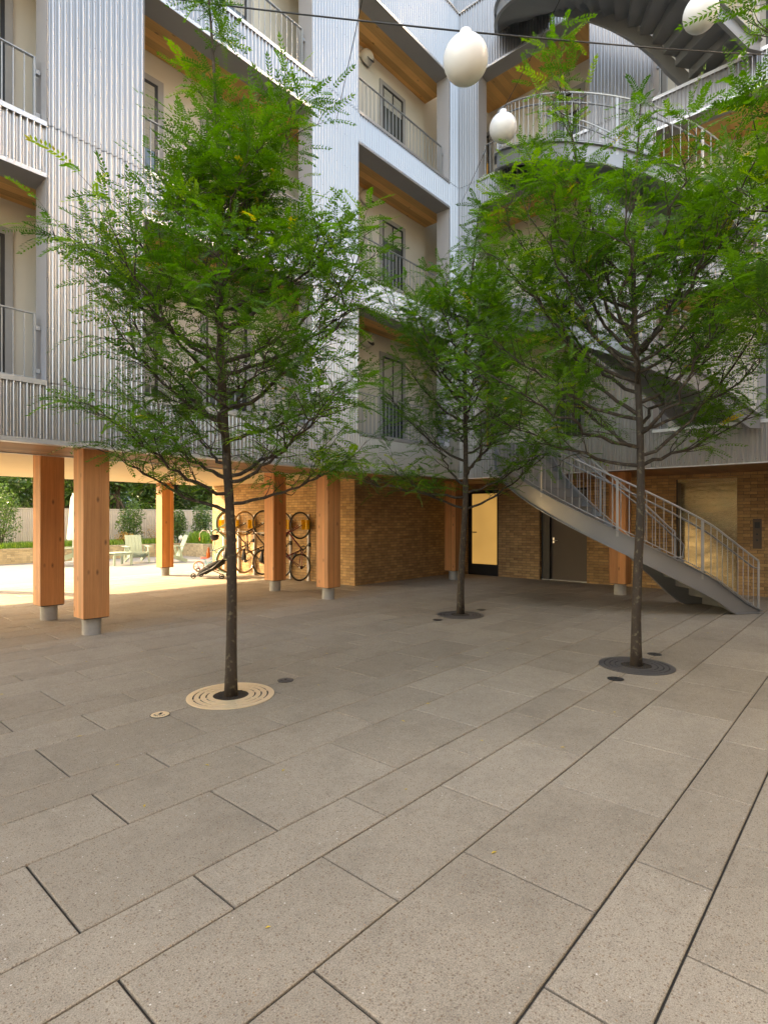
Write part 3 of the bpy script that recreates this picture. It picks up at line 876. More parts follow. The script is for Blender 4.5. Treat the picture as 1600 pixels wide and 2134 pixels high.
def tree(base, H, r0, limbs, leader, seed, label, leafscale=1.0, dens=1.0, name='locust_tree', mat='leaf', twl=.5, leadfol=.55):
    """limbs: list of (start height, azimuth deg from image right, horizontal reach, end height)"""
    rr = random.Random(seed)
    t = thing(name, label, 'tree', (base[0], base[1], 0), 0, 'young locust trees in the courtyard')
    wood_ = MB()
    trunk = []; ph = rr.uniform(0, 6)
    NT_ = 26
    for i in range(NT_ + 1):
        q = i / NT_; z = q * H
        lean = Vector((leader[0], leader[1], 0)) * (q ** 1.6)
        trunk.append(Vector((0, 0, z)) + lean + Vector((math.sin(ph + q * 9), math.cos(ph * 1.3 + q * 7), 0)) * .025 * min(1, q * 4) * (1 + q))
    rad = [r0 * (1.25 if i == 0 else 1.08 if i == 1 else 1) * (1 - i / NT_) ** .75 + .004 for i in range(NT_ + 1)]
    wood_.tube(trunk, rad, 10)
    def tp(z):
        q = max(0, min(.999, z / H)) * NT_; i = int(q); return trunk[i].lerp(trunk[i + 1], q - i)
    LP, LD, LS, LN = [], [], [], []; tc = [0.]
    def addleaf(p, d, s=1.):
        LP.append(tuple(p)); LD.append(tuple(d)); LS.append(leafscale * s * rr.uniform(.7, 1.15)); LN.append(tc[0])
    def twig(p, d, length, r, level):
        if level == 0: tc[0] = rr.gauss(0, .17) + .12 * (p.z / H - .5)  # random tone per twig; sky-lit tops painted in as lighter leaves
        pts = [p]; cur = p.copy(); dd = d.normalized(); n_ = 6
        for k in range(n_):
            dd = (dd + Vector((rr.gauss(0, .16), rr.gauss(0, .16), rr.gauss(.03, .13)))).normalized()
            cur = cur + dd * (length / n_); pts.append(cur.copy())
        wood_.tube(pts, [r * (1 - .8 * k / n_) for k in range(n_ + 1)], 4, caps=False)
        if level < 1:
            for k in range(2, n_ + 1):
                if rr.random() < .42:
                    sd_ = rr.choice((-1, 1)); side = dd.cross(Vector((0, 0, 1))); 
                    if side.length < .1: side = Vector((1, 0, 0))
                    side.normalize()
                    nd = (dd * rr.uniform(.4, .9) + side * sd_ * rr.uniform(.5, 1.) + Vector((0, 0, rr.uniform(-.15, .45)))).normalized()
                    twig(pts[k], nd, length * rr.uniform(.35, .6), r * .55, level + 1)
        k0 = 1 if level else 2
        for k in range(k0, n_ + 1):
            nl = 1 if rr.random() < .50 * dens else 0
            for j in range(nl):
                a = rr.uniform(0, 2 * math.pi)
                nd = Vector((math.cos(a), math.sin(a), rr.uniform(-.5, .25))) + dd * .8
                addleaf(pts[k], nd)
        addleaf(pts[-1], dd + Vector((0, 0, -.1)), 1.1)
    def limb(z0, az, reach, z1, rscale=1., p0=None):
        a = R(az); out = IR * math.cos(a) + FW * math.sin(a)
        p = tp(z0) if p0 is None else p0; n_ = 12
        end = Vector((p.x, p.y, 0)) + out * reach; rise = z1 - p.z
        pts = []; j = [rr.gauss(0, .035) for _ in range(n_ + 1)]; side = Vector((-out.y, out.x, 0))
        for k in range(n_ + 1):
            q = k / n_
            pts.append(Vector((p.x, p.y, p.z)) + out * (reach * q ** .85) + Vector((0, 0, rise * (q ** 1.25))) + side * (j[k] * reach * min(1, q * 3)) + Vector((0, 0, rr.gauss(0, .012))))
        rb = max(.008, (r0 * .40) * rscale * min(1., .35 + .5 * (Vector((reach, rise)).length)))
        wood_.tube(pts, [rb * (1 - .85 * k / n_) + .002 for k in range(n_ + 1)], 6, caps=False)
        ln = Vector((reach, rise)).length
        for k in range(3, n_ + 1):
            q = k / n_
            d = (pts[k] - pts[k - 1]).normalized()
            for sd_ in ((-1, 1) if rr.random() < .35 * dens else (rr.choice((-1, 1)),)):
                nd = (d * rr.uniform(.3, .9) + side * sd_ * rr.uniform(.4, 1.) + Vector((0, 0, rr.uniform(-.15, .7)))).normalized()
                twig(pts[k], nd, twl * rr.uniform(.6, 1.15) * min(1.0, .45 + ln * .4), rb * .28 + .0015, 0)
        twig(pts[-1], (pts[-1] - pts[-3]), twl * .7, rb * .25 + .0015, 0)
        return pts
    for L_ in limbs: limb(*L_)
    # foliage along the leader
    z = H * leadfol
    while z < H:
        a = rr.uniform(0, 2 * math.pi); d = Vector((math.cos(a), math.sin(a), .5))
        twig(tp(z), d, twl * .75 * (1.25 - z / H), .004, 0); z += .085
    for k in range(8): addleaf(trunk[-1], Vector((rr.gauss(0, 1), rr.gauss(0, 1), .6)), 1.1)
    # bark knots
    o = wood_.build('trunk', M['bark'], None, True); o.parent = t
    V, F, T = make_leaves(LP, LD, LS, seed, LT_, LN)
    np_mesh('crown', V, F, M[mat], T, t)
    return t, len(LP)

def limbs_for(H, zf, n, env, seed, skew=None, rise=(.45, 1.0), ztop=9):
    """branch list filling an envelope env(q)->radius, q from 0 at the fork to 1 at the top"""
    rr = random.Random(seed); out = []
    for i in range(n):
        q = (i + .5) / n; z0 = zf + (H - zf) * q
        az = i * 137.5 + rr.uniform(-22, 22); reach = env(q) * rr.uniform(.75, 1.12)
        if skew: reach *= skew(az)
        out.append((z0, az, reach, min(ztop + rr.uniform(-.25, .1), z0 + reach * rr.uniform(*rise))))
    return out
env1 = lambda q: .78 + .16 * min(1, q / .3) if q < .42 else .94 - 1.25 * (q - .42)
env2 = lambda q: 1.12 if q < .5 else 1.12 - 1.6 * (q - .5)
env3 = lambda q: 1.22 if q < .6 else 1.22 - 1.3 * (q - .6)
cnt = []
L1_ = limbs_for(4.45, 1.85, 23, env1, 11, ztop=5.2, skew=lambda az: 1 + .22 * math.cos(R(az))) + [(1.62, 180, .95, 2.08), (1.68, 5, .95, 2.0), (1.75, 215, .9, 2.3), (1.9, 150, .95, 2.5), (1.85, -30, .95, 2.35), (3.0, 176, 1.25, 3.95), (3.8, 5, .62, 5.0), (3.2, 0, .98, 3.95), (2.4, 182, .75, 3.2), (2.5, 0, 1.05, 3.3), (2.9, 5, 1.15, 3.7), (3.8, 100, .3, 5.2), (3.6, 40, .4, 5.0)]
cnt.append(tree((2.81, 4.27), 6.35, .046, L1_, (-.14, .14), 21, 'slender locust tree in the pale glowing grate at front left', 1.0, .84)[1])
L2_ = limbs_for(5.0, 1.9, 24, env2, 12, ztop=5.7) + [(1.72, 175, 1.2, 2.35), (1.72, 10, 1.25, 2.5), (1.9, 190, 1.5, 2.1), (3.1, 30, 1.2, 4.6), (3.5, 170, 1.3, 5.3), (3.4, 160, 1.0, 5.3), (4.3, 20, .7, 5.9)]
cnt.append(tree((7.68, 5.13), 6.6, .052, L2_, (.14, -.22), 22, 'locust tree farthest back, near the inner corner of the facades', 1.1, .95)[1])
L3_ = limbs_for(4.3, 2.15, 19, env3, 13, rise=(.7, 1.3), ztop=4.95) + [(2.1, 170, 1.45, 2.62), (2.15, 10, 1.2, 2.6), (2.3, 195, 1.6, 2.9), (2.6, 170, 1.5, 3.5), (2.5, 0, 1.3, 3.2), (2.8, 10, 1.4, 4.1), (3.1, 185, 1.25, 4.9), (3.3, 160, 1.0, 5.3), (3.3, 5, 1.15, 5.8), (3.4, 178, .78, 6.15), (3.3, 30, 1.2, 5.2), (3.0, 178, 1.5, 4.4), (3.2, -10, 1.5, 5.3)]
cnt.append(tree((6.20, 1.94), 6.1, .049, L3_, (.25, .05), 23, 'locust tree with speckled trunk in the dark grate before the staircase', 1.08, .92)[1])
L4_ = limbs_for(5.2, 2.3, 15, lambda q: 1.15 * (1 - q) ** .4 + .1, 14) + [(2.6, 180, 1.15, 3.0), (3.0, 178, 1.1, 3.35), (4.2, 178, 1.05, 5.0), (4.4, 185, 1.0, 5.6)]
cnt.append(tree((5.62, -.28), 6.8, .05, L4_, (0, 0), 24, 'nearest locust tree, only its bright leaves reaching in at the right edge', 1.25, .8)[1])
open('/tmp/cnt','w').write(str(cnt))

# ------------------------------------------------------------------ grates and ground lights
def grate(x, y, label, mat):
    t = thing('tree_grate', label, 'tree grate', (x, y, 0), 0, 'round tree grates')
    n_ = 72; R0, R1 = .152, .372
    rings = [(.152, .200), (.214, .254), (.268, .308), (.322, .372)]
    mb = MB()
    for a, b in rings:
        mb.lathe([(a, .0015), (a, .009), (b, .009), (b, .0015)], n_)
    for k in range(8):    # bridges between the rings
        an = k * math.pi / 4 + .4; c, s = math.cos(an), math.sin(an)
        for a in (.199, .253, .307):
            mb.beam((c * a, s * a, .0050), (c * (a + .016), s * (a + .016), .0050), .016, .007)
    o = mb.build('ring', mat, None); o.parent = t
    mb = MB(); mb.lathe([(.001, .004), (.372, .004)], 48); o = mb.build('pit', M['black'], None); o.parent = t
    mb = MB(); rr = random.Random(5); n0 = 220
    for k in range(n0):
        a = rr.uniform(0, 6.28); r_ = .145 * math.sqrt(rr.random()); c = Vector((r_ * math.cos(a), r_ * math.sin(a), .006)); s_ = rr.uniform(.004, .009)
        mb.add([c + Vector((s_, 0, 0)), c + Vector((0, s_, 0)), c + Vector((-s_, 0, 0)), c + Vector((0, -s_, 0)), c + Vector((0, 0, s_))], [(0, 1, 4), (1, 2, 4), (2, 3, 4), (3, 0, 4)])
    o = mb.build('gravel', M['soil'], None); o['kind'] = 'stuff'; o.parent = t
    return t
grate(2.81, 4.27, 'round grate with slotted rings, reflected light painted in as pale gold, at the foot of the front left tree', M['brightgrate'])
grate(7.60, 5.08, 'small looking dark round grate under the tree farthest back', M['grate'])
grate(6.20, 1.94, 'dark grey round grate of slotted rings under the tree before the stair', M['grate'])
def glight(x, y, label, mat, rz=0.):
    t = thing('ground_light', label, 'ground light', (x, y, 0), rz, 'round covers set in the paving')
    r = .070
    mb = MB(); mb.lathe([(r + .006, .001), (r + .006, .004), (r + .001, .004), (r + .001, .001)], 32); o = mb.build('ring', M['black'], None); o.parent = t
    mb = MB(); mb.lathe([(.0005, .0065), (r - .004, .0065), (r, .0045), (r, .001)], 32); o = mb.build('cover', mat, None); o.parent = t
    mb = MB()
    sl = [(-.012, -.01), (.035, -.01), (.035, .012), (-.012, .012)]
    mb.add([(x_, y_, .0075) for x_, y_ in sl], [(0, 1, 2, 3)])
    for k in range(7):
        a = R(110 + k * 23); p = (.048 * math.cos(a), .048 * math.sin(a)); q = (.034 * math.cos(a), .034 * math.sin(a))
        mb.beam((p[0], p[1], .0068), (q[0], q[1], .0068), .006, .002)
    o = mb.build('slots', M['black'], None); o.parent = t
    return t
glight(2.165, 4.27, 'bronze cover with cut slots left of the pale grate, nearest the camera', M['brightgrate'], R(40))
glight(3.42, 4.28, 'brown slotted cover just right of and behind the pale grate', M['grate'], R(40))
glight(7.00, 5.10, 'small dark cover left of the farthest tree grate', M['dark'])
glight(8.28, 5.11, 'small dark cover right of the farthest tree grate', M['dark'])
glight(5.56, 1.93, 'dark cover in front of the grate before the stair', M['dark'])
glight(6.87, 1.95, 'dark cover behind the grate before the stair', M['dark'])

# ------------------------------------------------------------------ bicycles
def make_bike(name, label, cat, fcol, tyre, rimc, saddlec, gripc, swept=False, R_=.335, wb=1.02, fender=None, helmet=None):
    fm = simple('paint_' + name, fcol, .3, .2); tm = tyre; rm = rimc
    t = thing(name, label, cat, (0, 0, 0), 0, 'bicycles hung upright on the brick wall')
    def P(o): o.parent = t; return o
    for k, cx in enumerate((0, wb)):
        mb = MB(); mb.tube([(cx + (R_ - .018) * math.cos(2 * math.pi * i / 40), 0, R_ + (R_ - .018) * math.sin(2 * math.pi * i / 40)) for i in range(40)], .019, 8, closed=True)
        w = P(mb.build('wheel', tm, None, True))
        mb = MB(); mb.tube([(cx + (R_ - .042) * math.cos(2 * math.pi * i / 40), 0, R_ + (R_ - .042) * math.sin(2 * math.pi * i / 40)) for i in range(40)], .010, 6, closed=True)
        for i in range(20):
            a = 2 * math.pi * i / 20; sgn = 1 if i % 2 else -1
            mb.tube([(cx + .02 * math.cos(a + .5 * sgn), .02 * sgn, R_ + .02 * math.sin(a + .5 * sgn)), (cx + (R_ - .045) * math.cos(a), 0, R_ + (R_ - .045) * math.sin(a))], .0014, 3, caps=False)
        mb.tube([(cx, -.04, R_), (cx, .04, R_)], .018, 8)
        o = mb.build('rim', rm, None, True); o.parent = w
        if fender:
            mb = MB(); pts = [(cx + (R_ + .02) * math.cos(R(a)), 0, R_ + (R_ + .02) * math.sin(R(a))) for a in (range(20, 200, 8) if k == 0 else range(10, 170, 8))]
            mb.tube(pts, .022, 5); P(mb.build('mudguard', fender, None, True))
    bb = (.43, 0, R_ - .06); seat = (.27, 0, .80); head = (wb - .22, 0, .84); headb = (wb - .16, 0, .70)
    mb = MB()
    if swept:
        def curve(a, b, bow): 
            a = Vector(a); b = Vector(b); m = (a + b) / 2 + Vector(bow); return [a.lerp(m, q).lerp(m.lerp(b, q), q) for q in [i / 8 for i in range(9)]]
        mb.tube(curve(head, seat, (0, 0, -.14)), .015, 8); mb.tube(curve(headb, bb, (-.05, 0, -.16)), .019, 8)
    else:
        mb.tube([head, seat], .015, 8); mb.tube([headb, bb], .018, 8)
    mb.tube([seat, bb], .015, 8); mb.tube([head, headb], .021, 8)
    for s in (-1, 1):
        mb.tube([(bb[0], s * .02, bb[2]), (0, s * .06, R_)], .009, 6); mb.tube([(seat[0] + .01, s * .015, seat[2] - .05), (0, s * .06, R_)], .008, 6)
    P(mb.build('frame', fm, None, True))
    mb = MB()
    for s in (-1, 1): mb.tube([(headb[0], s * .03, headb[2]), (headb[0] + .04, s * .05, headb[2] - .10), (wb, s * .055, R_)], .011, 6)
    mb.tube([(headb[0], -.035, headb[2]), (headb[0], .035, headb[2])], .014, 6)
    P(mb.build('fork', fm, None, True))
    mb = MB(); hx, hz = head[0] - .03, head[2] + .12
    mb.tube([head, (hx, 0, hz), (hx + .05, 0, hz + .01)], .013, 6)
    if swept: hp = [(hx + .05, 0, hz + .01), (hx + .07, .14, hz + .07), (hx - .03, .27, hz + .08), (hx - .22, .31, hz + .04)]
    else: hp = [(hx + .05, 0, hz + .01), (hx + .05, .18, hz + .03), (hx + .01, .31, hz + .03)]
    for s in (-1, 1): mb.tube([(x, s * y, z) for x, y, z in hp], .011, 6)
    hb = P(mb.build('handlebar', M['silver'], None, True))
    mb = MB()
    for s in (-1, 1):
        a, b = Vector(hp[-2]), Vector(hp[-1]); a = b.lerp(a, .45 if swept else .9)
        mb.tube([(a.x, s * a.y, a.z), (b.x, s * b.y * 1.04, b.z)], .017, 7)
        mb.tube([(a.x, s * a.y, a.z), (a.x + .05, s * (a.y + .05), a.z - .03)], .006, 5)
    o = mb.build('grip', gripc, None, True); o.parent = hb
    mb = MB(); mb.tube([seat, (seat[0] - .03, 0, seat[2] + .10)], .013, 6); P(mb.build('seatpost', M['silver'], None))
    mb = MB(); sx, sz = seat[0] - .03, seat[2] + .12
    mb.add([(sx - .14, -.07, sz), (sx - .14, .07, sz), (sx - .04, .075, sz), (sx + .14, .018, sz - .01), (sx + .14, -.018, sz - .01), (sx - .04, -.075, sz),
            (sx - .15, -.05, sz + .045), (sx - .15, .05, sz + .045), (sx - .04, .05, sz + .045), (sx + .13, .012, sz + .02), (sx + .13, -.012, sz + .02), (sx - .04, -.05, sz + .045)],
           [(5, 4, 3, 2, 1, 0), (6, 7, 8, 9, 10, 11)] + [(i, (i + 1) % 6, 6 + (i + 1) % 6, 6 + i) for i in range(6)])
    P(mb.build('saddle', saddlec, None, True))
    mb = MB(); mb.tube([(bb[0] + .09 * math.cos(2 * math.pi * i / 20), -.05, bb[2] + .09 * math.sin(2 * math.pi * i / 20)) for i in range(20)], .008, 5, closed=True)
    for i in range(5): a = i * 1.2566; mb.tube([(bb[0], -.05, bb[2]), (bb[0] + .09 * math.cos(a), -.05, bb[2] + .09 * math.sin(a))], .006, 4)
    mb.tube([(bb[0], -.07, bb[2]), (bb[0] + .12, -.08, bb[2] - .12)], .010, 5); mb.tube([(bb[0], .07, bb[2]), (bb[0] - .12, .08, bb[2] + .12)], .010, 5)
    mb.box((bb[0] + .07, -.17, bb[2] - .14), (bb[0] + .17, -.085, bb[2] - .115)); mb.box((bb[0] - .17, .085, bb[2] + .115), (bb[0] - .07, .17, bb[2] + .14))
    mb.tube([(0, -.05, R_ + .045), (bb[0], -.05, bb[2] + .09)], .004, 4); mb.tube([(0, -.05, R_ - .045), (bb[0], -.05, bb[2] - .09)], .004, 4)
    mb.tube([(-.0, -.052, R_ - .05), (.04, -.055, R_ - .12)], .010, 5); mb.tube([(0, -.05, R_), (0, -.058, R_)], .045, 10)
    P(mb.build('crankset', M['black'], None, True))
    if helmet:
        k = MB(); k.lathe([(.0005, .13), (.05, .12), (.09, .09), (.12, .03), (.125, 0.), (.115, -.01)], 18); k.xf(Matrix.Translation((hx + .05, .10, hz + .06)) @ Matrix.Rotation(R(80), 4, 'Y'))
    return t
def hang(t, y, wall=9.30, z=.0):
    # forward (+x) points up, up (+z) points away from the wall
    t.rotation_euler = Matrix(((0, 0, -1), (0, -1, 0), (-1, 0, 0))).to_4x4().to_euler() if False else (0, R(-90), 0)
    t.location = (wall - .03, y, .365 + z)
tanrub = simple('tan_rubber', (.45, .27, .12), .7); orange = simple('orange_vinyl', (.65, .16, .03), .5); blackm = M['black']; silver = M['silver']
maroon = (.22, .035, .06)
b = make_bike('bicycle', 'maroon mountain bicycle hung at the right end of the brick wall', 'bicycle', maroon, blackm, silver, blackm, blackm); hang(b, 10.62)
b = make_bike('bicycle', 'black bicycle hung behind the timber column, second from the right', 'bicycle', (.03, .03, .035), blackm, silver, blackm, blackm); hang(b, 11.35, z=.02)
b = make_bike('bicycle', 'brown framed bicycle with black tyres hung left of the timber column', 'bicycle', (.10, .06, .04), blackm, silver, blackm, blackm); hang(b, 12.10, z=.05)
b = make_bike('bicycle', 'bicycle with tan tyres hung between the tree trunk and the timber column', 'bicycle', (.14, .10, .08), tanrub, silver, blackm, blackm); hang(b, 12.93, z=.04)
turq = (.22, .50, .47)
b = make_bike('cruiser_bicycle', 'turquoise cruiser bicycle with orange saddle and curved bars, leftmost on the wall', 'bicycle', turq, tanrub, silver, orange, orange, True, fender=simple('turquoise_guard', turq, .35)); hang(b, 13.75, z=.03)
for i, v in enumerate((10.70, 11.40, 12.15, 12.95, 13.70, 14.45)):
    lab = ['first from the right, beside the timber column', 'second from the right, behind the maroon bicycle', 'third from the right, hidden by the column',
           'seen just right of the trunk', 'close to the tree trunk', 'leftmost, at the end of the brick wall'][i]
    t = thing('bike_rack', 'white upright bicycle rack with yellow hook plate, ' + lab, 'bicycle rack', (9.27, v, 0), 0, 'wall racks for bicycles')
    mb = MB(); mb.tube([(0, 0, 0), (0, 0, 1.66)], .032, 12); o = mb.build('post', M['white'], None, 'auto'); o.parent = t
    mb = MB(); mb.box((-.055, -.012, 1.27), (-.033, .012, 1.52)); mb.box((-.15, -.10, 1.28), (-.056, -.092, 1.52)); mb.box((-.15, .092, 1.28), (-.056, .10, 1.52)); mb.box((-.056, -.10, 1.28), (-.048, .10, 1.52))
    o = mb.build('hook_plate', M['yellow'], None); o.parent = t
# helmets hanging from the handlebars
def helmet(x, y, z, col, label):
    mb = MB(); mb.lathe([(.0005, .14), (.05, .13), (.09, .10), (.118, .04), (.125, 0.), (.112, -.012), (.10, .0)], 20)
    for i in range(5): mb.beam((-.06 + i * .03, -.08, .118 - abs(i - 2) * .012), (-.06 + i * .03, .08, .118 - abs(i - 2) * .012), .009, .02)
    mb.xf(Matrix.Rotation(R(170), 4, 'X')); t = thing('bicycle_helmet', label, 'helmet', (x, y, z))
    o = mb.build('shell', col, None, 'auto'); o.parent = t
    mb = MB(); mb.tube([(-.09, 0, .0), (-.05, 0, .10), (0, 0, .17), (.05, 0, .10), (.09, 0, .0)], .006, 5); o = mb.build('strap', M['black'], None); o.parent = t
helmet(8.30, 12.62, 1.02, simple('coral_shell', (.75, .20, .15), .3), 'coral pink helmet hanging from a handlebar right of the trunk')
helmet(8.28, 13.35, 1.10, simple('black_shell', (.02, .02, .022), .25), 'black helmet hanging just right of the tree trunk')
# child's bike
t = thing('child_bicycle', 'small pink and turquoise child bicycle with black spoked wheels on the sunlit paving', 'child bicycle', (8.78, 15.0, 0), R(-30))
pink = simple('pink_paint', (.70, .06, .22), .35); tq = simple('turquoise_paint', (.15, .45, .48), .35)
for cx, m in ((0, tanrub), (.10, blackm), (.58, blackm)):
    pass
for cx, cy, m in ((.0, .0, tanrub), (.56, .0, blackm)):
    mb = MB(); r = .14; mb.tube([(cx + r * math.cos(i * math.pi / 12), cy, .158 + r * math.sin(i * math.pi / 12)) for i in range(24)], .018, 7, closed=True); w = mb.build('wheel', m, None, True); w.parent = t
    mb = MB()
    for i in range(6): a = i * math.pi / 3; mb.tube([(cx, cy, .158), (cx + r * math.cos(a), cy, .158 + r * math.sin(a))], .006, 4)
    o = mb.build('spokes', pink, None); o.parent = w
mb = MB(); mb.tube([(0, 0, .158), (.22, 0, .20), (.48, 0, .36)], .014, 6); mb.tube([(.22, 0, .20), (.17, 0, .38)], .013, 6); mb.tube([(.56, 0, .158), (.47, 0, .40), (.46, 0, .50)], .013, 6); o = mb.build('frame', tq, None, True); o.parent = t
mb = MB(); mb.tube([(.44, -.17, .53), (.46, 0, .50), (.44, .17, .53)], .010, 6); o = mb.build('handlebar', M['silver'], None); o.parent = t
mb = MB(); mb.bbox((.05, -.05, .38), (.27, .05, .42), .03); o = mb.build('saddle', simple('coral_saddle', (.7, .15, .12), .5), None); o.parent = t
for s in (-1, 1):
    mb = MB(); mb.tube([(-.02 + .05 * math.cos(i * math.pi / 8), s * .14, .055 + .05 * math.sin(i * math.pi / 8)) for i in range(16)], .012, 5, closed=True); mb.tube([(-.02, s * .14, .055), (-.02, 0, .158)], .006, 4); o = mb.build('stabiliser', blackm, None); o.parent = t
# folded pushchair
t = thing('folded_pushchair', 'black folded pushchair leaning by the racks behind the tree trunk', 'pushchair', (8.05, 13.1, 0), R(-55))
mb = MB()
for s in (-1, 1):
    mb.tube([(-.38, s * .20, .05), (.10, s * .2, .28), (.42, s * .2, .55), (.52, s * .2, .52)], .014, 6); mb.tube([(-.2, s * .2, .35), (.35, s * .2, .12)], .012, 6)
mb.tube([(.52, -.2, .52), (.52, .2, .52)], .018, 6); o = mb.build('frame', M['dark'], None, True); o.parent = t
mb = MB()
pr = [(-.34, .10), (-.22, .24), (-.05, .36), (.14, .44), (.30, .47), (.28, .36), (.12, .26), (-.08, .16), (-.24, .07)]
vs = [(x, y, z + (.02 if abs(y) < .1 else 0)) for y in (-.17, -.06, .06, .17) for x, z in pr]; k = len(pr)
fs = [tuple(range(k))[::-1], tuple(range(3 * k, 4 * k))] + [(j * k + i, j * k + (i + 1) % k, (j + 1) * k + (i + 1) % k, (j + 1) * k + i) for j in range(3) for i in range(k)]
mb.add(vs, fs); o = mb.build('seat', simple('black_fabric', (.018, .017, .018), .9), None, True); o.parent = t
for x, z in ((-.40, .075), (.36, .075)):
    for s in (-1, 1):
        mb = MB(); mb.tube([(x + .06 * math.cos(i * math.pi / 8), s * .23, z + .06 * math.sin(i * math.pi / 8)) for i in range(16)], .015, 6, closed=True); mb.tube([(x, s * .21, z), (x, s * .25, z)], .03, 8); o = mb.build('wheel', blackm, None, True); o.parent = t

# ------------------------------------------------------------------ garden
GV = 22.3
pl = thing('brick_planter', 'long low planter of pale bricks along the garden fence', 'planter', (6, GV, 0))
mb = MB(); mb.box((-8, GV, 0), (12.2, GV + .22, .44)); mb.box((12.2, 20.5, 0), (12.42, GV + .22, .44)); mb.box((12.421, 20.5, 0), (22, 20.72, .44)); B('wall', mb, M['gbrick'], pl)
mb = MB(); mb.box((-8, GV - .01, .441), (12.19, GV + .23, .52)); mb.box((12.191, 20.49, .441), (12.43, GV + .23, .52)); mb.box((12.431, 20.49, .441), (22, 20.73, .52)); B('coping', mb, M['gbrick'], pl)
mb = MB(); mb.box((-8, GV + .22, 0), (12.4, 24.3, .45)); mb.box((12.42, 20.72, 0), (22, 24.3, .45)); B('soil', mb, M['soil'], pl)
# corrugated fence
fe = thing('metal_fence', 'pale corrugated metal fence behind the planter', 'fence', (6, 24.35, 0))
mb = MB(); nn = int(34 / .076 * 6); vs = []
for i in range(nn + 1):
    x = -10 + 34 * i / nn; yv = 24.35 + .014 * math.cos(2 * math.pi * x / .076); vs += [(x, yv, .3), (x, yv, 1.92)]
mb.add(vs, [(2 * i, 2 * i + 2, 2 * i + 3, 2 * i + 1) for i in range(nn)]); B('panel', mb, M['fence'], fe, True)
mb = MB(); mb.box((-10, 24.31, 1.921), (24, 24.40, 1.96)); B('cap', mb, M['fence'], fe)
# leafy plants
def blob_leaves(center, rad, n, size, seed, stretch=1.0, flat=False):
    rs = np.random.RandomState(seed); P = rs.normal(0, 1, (n, 3)); P /= np.linalg.norm(P, axis=1)[:, None]
    rr_ = (rs.rand(n) ** .45)[:, None]
    lob = 1 + .25 * np.sin(P[:, 0:1] * 5 + seed) * np.cos(P[:, 2:3] * 6 + seed * 2)
    P = P * rr_ * lob * np.array(rad)
    Nn = rs.normal(0, 1, (n, 3)) + np.array([0, 0, .6]); Nn /= np.linalg.norm(Nn, axis=1)[:, None]
    A = np.cross(Nn, rs.normal(0, 1, (n, 3))); A /= np.linalg.norm(A, axis=1)[:, None]; Bv = np.cross(Nn, A)
    s = (size * rs.uniform(.6, 1.3, n))[:, None]
    c = P + np.array(center)
    Q = np.stack([c - A * s, c + Bv * s * .45, c + A * s, c - Bv * s * .45], 1).reshape(-1, 3)
    tone = np.clip(rs.beta(2, 2.4, n), 0, .95)
    return Q, np.arange(n * 4).reshape(-1, 4), tone
def shrub(x, y, z, r, h, label, seed, mat='shrub', n=1500, size=.05, name='shrub', cat='shrub', group='shrubs in the garden planter'):
    t = thing(name, label, cat, (x, y, z), 0, group)
    V, F, T = blob_leaves((0, 0, h * .55), (r, r, h * .5), n, size, seed); np_mesh('crown', V, F, M[mat], T, t)
    mb = MB(); rr = random.Random(seed)
    for k in range(5): a = rr.uniform(0, 6.28); mb.tube([(0, 0, -.02), (r * .3 * math.cos(a), r * .3 * math.sin(a), h * .4), (r * .6 * math.cos(a), r * .6 * math.sin(a), h * .8)], [.02, .014, .005], 5)
    o = mb.build('trunk', M['bark'], None, True); o.parent = t
    return t
def gpos(px, v):
    a = (px - 800) / 1175.0; tt = v / (.662 - .749 * a); return (tt * (.749 + .662 * a), v)
for px, v, r, h, lab, sd_ in ((2, 23.2, .62, 2.3, 'tall dark shrub in the planter at the left edge of the photo', 31),
                              (272, 23.3, .52, 1.75, 'rounded dark evergreen shrub behind the green chairs', 32),
                              (371, 23.2, .42, 1.5, 'narrow evergreen shrub just right of the far column', 33),
                              (421, 22.6, .45, 1.7, 'dark evergreen shrub behind the turquoise bicycle bars', 34)):
    x, y = gpos(px, v); shrub(x, y, .45, r, h, lab, sd_, n=2600, size=.045)
x, y = gpos(262, 22.9); shrub(x, y, .45, .40, .55, 'rust orange perennial at the foot of the round evergreen', 35, 'rusty', 900, .03)
x, y = gpos(322, 23.4); shrub(x, y, .45, .55, .8, 'airy tan perennial between the round evergreen and the far column', 36, 'rusty', 500, .025)
def grasses(name, x0, x1, y0, y1, z, n, h, seed, label):
    rs = np.random.RandomState(seed); X = rs.uniform(x0, x1, n); Y = rs.uniform(y0, y1, n); a = rs.uniform(0, 6.28, n); hh = h * rs.uniform(.5, 1.2, n); w = .012
    dx, dy = np.cos(a), np.sin(a); ln = rs.uniform(.2, .8, n) * hh
    p0 = np.stack([X - dy * w, Y + dx * w, np.full(n, z)], 1); p1 = np.stack([X + dy * w, Y - dx * w, np.full(n, z)], 1)
    p2 = np.stack([X + dx * ln * .5 + dy * w * .7, Y + dy * ln * .5 - dx * w * .7, z + hh * .75], 1); p3 = np.stack([X + dx * ln * .5 - dy * w * .7, Y + dy * ln * .5 + dx * w * .7, z + hh * .75], 1)
    p4 = np.stack([X + dx * ln, Y + dy * ln, z + hh * .8], 1)
    V = np.concatenate([p0, p1, p2, p3, p3, p2, p4, p4 + .001]); i = np.arange(n)
    F = np.concatenate([np.stack([i, i + n, i + 2 * n, i + 3 * n], 1), np.stack([i + 4 * n, i + 5 * n, i + 6 * n, i + 7 * n], 1)])
    t1_ = np.clip(rs.beta(2, 2, n), 0, .95); o = np_mesh(name, V, F, M['grassy'], np.concatenate([t1_, t1_])); tag(o, label, 'grass', None, 'stuff')
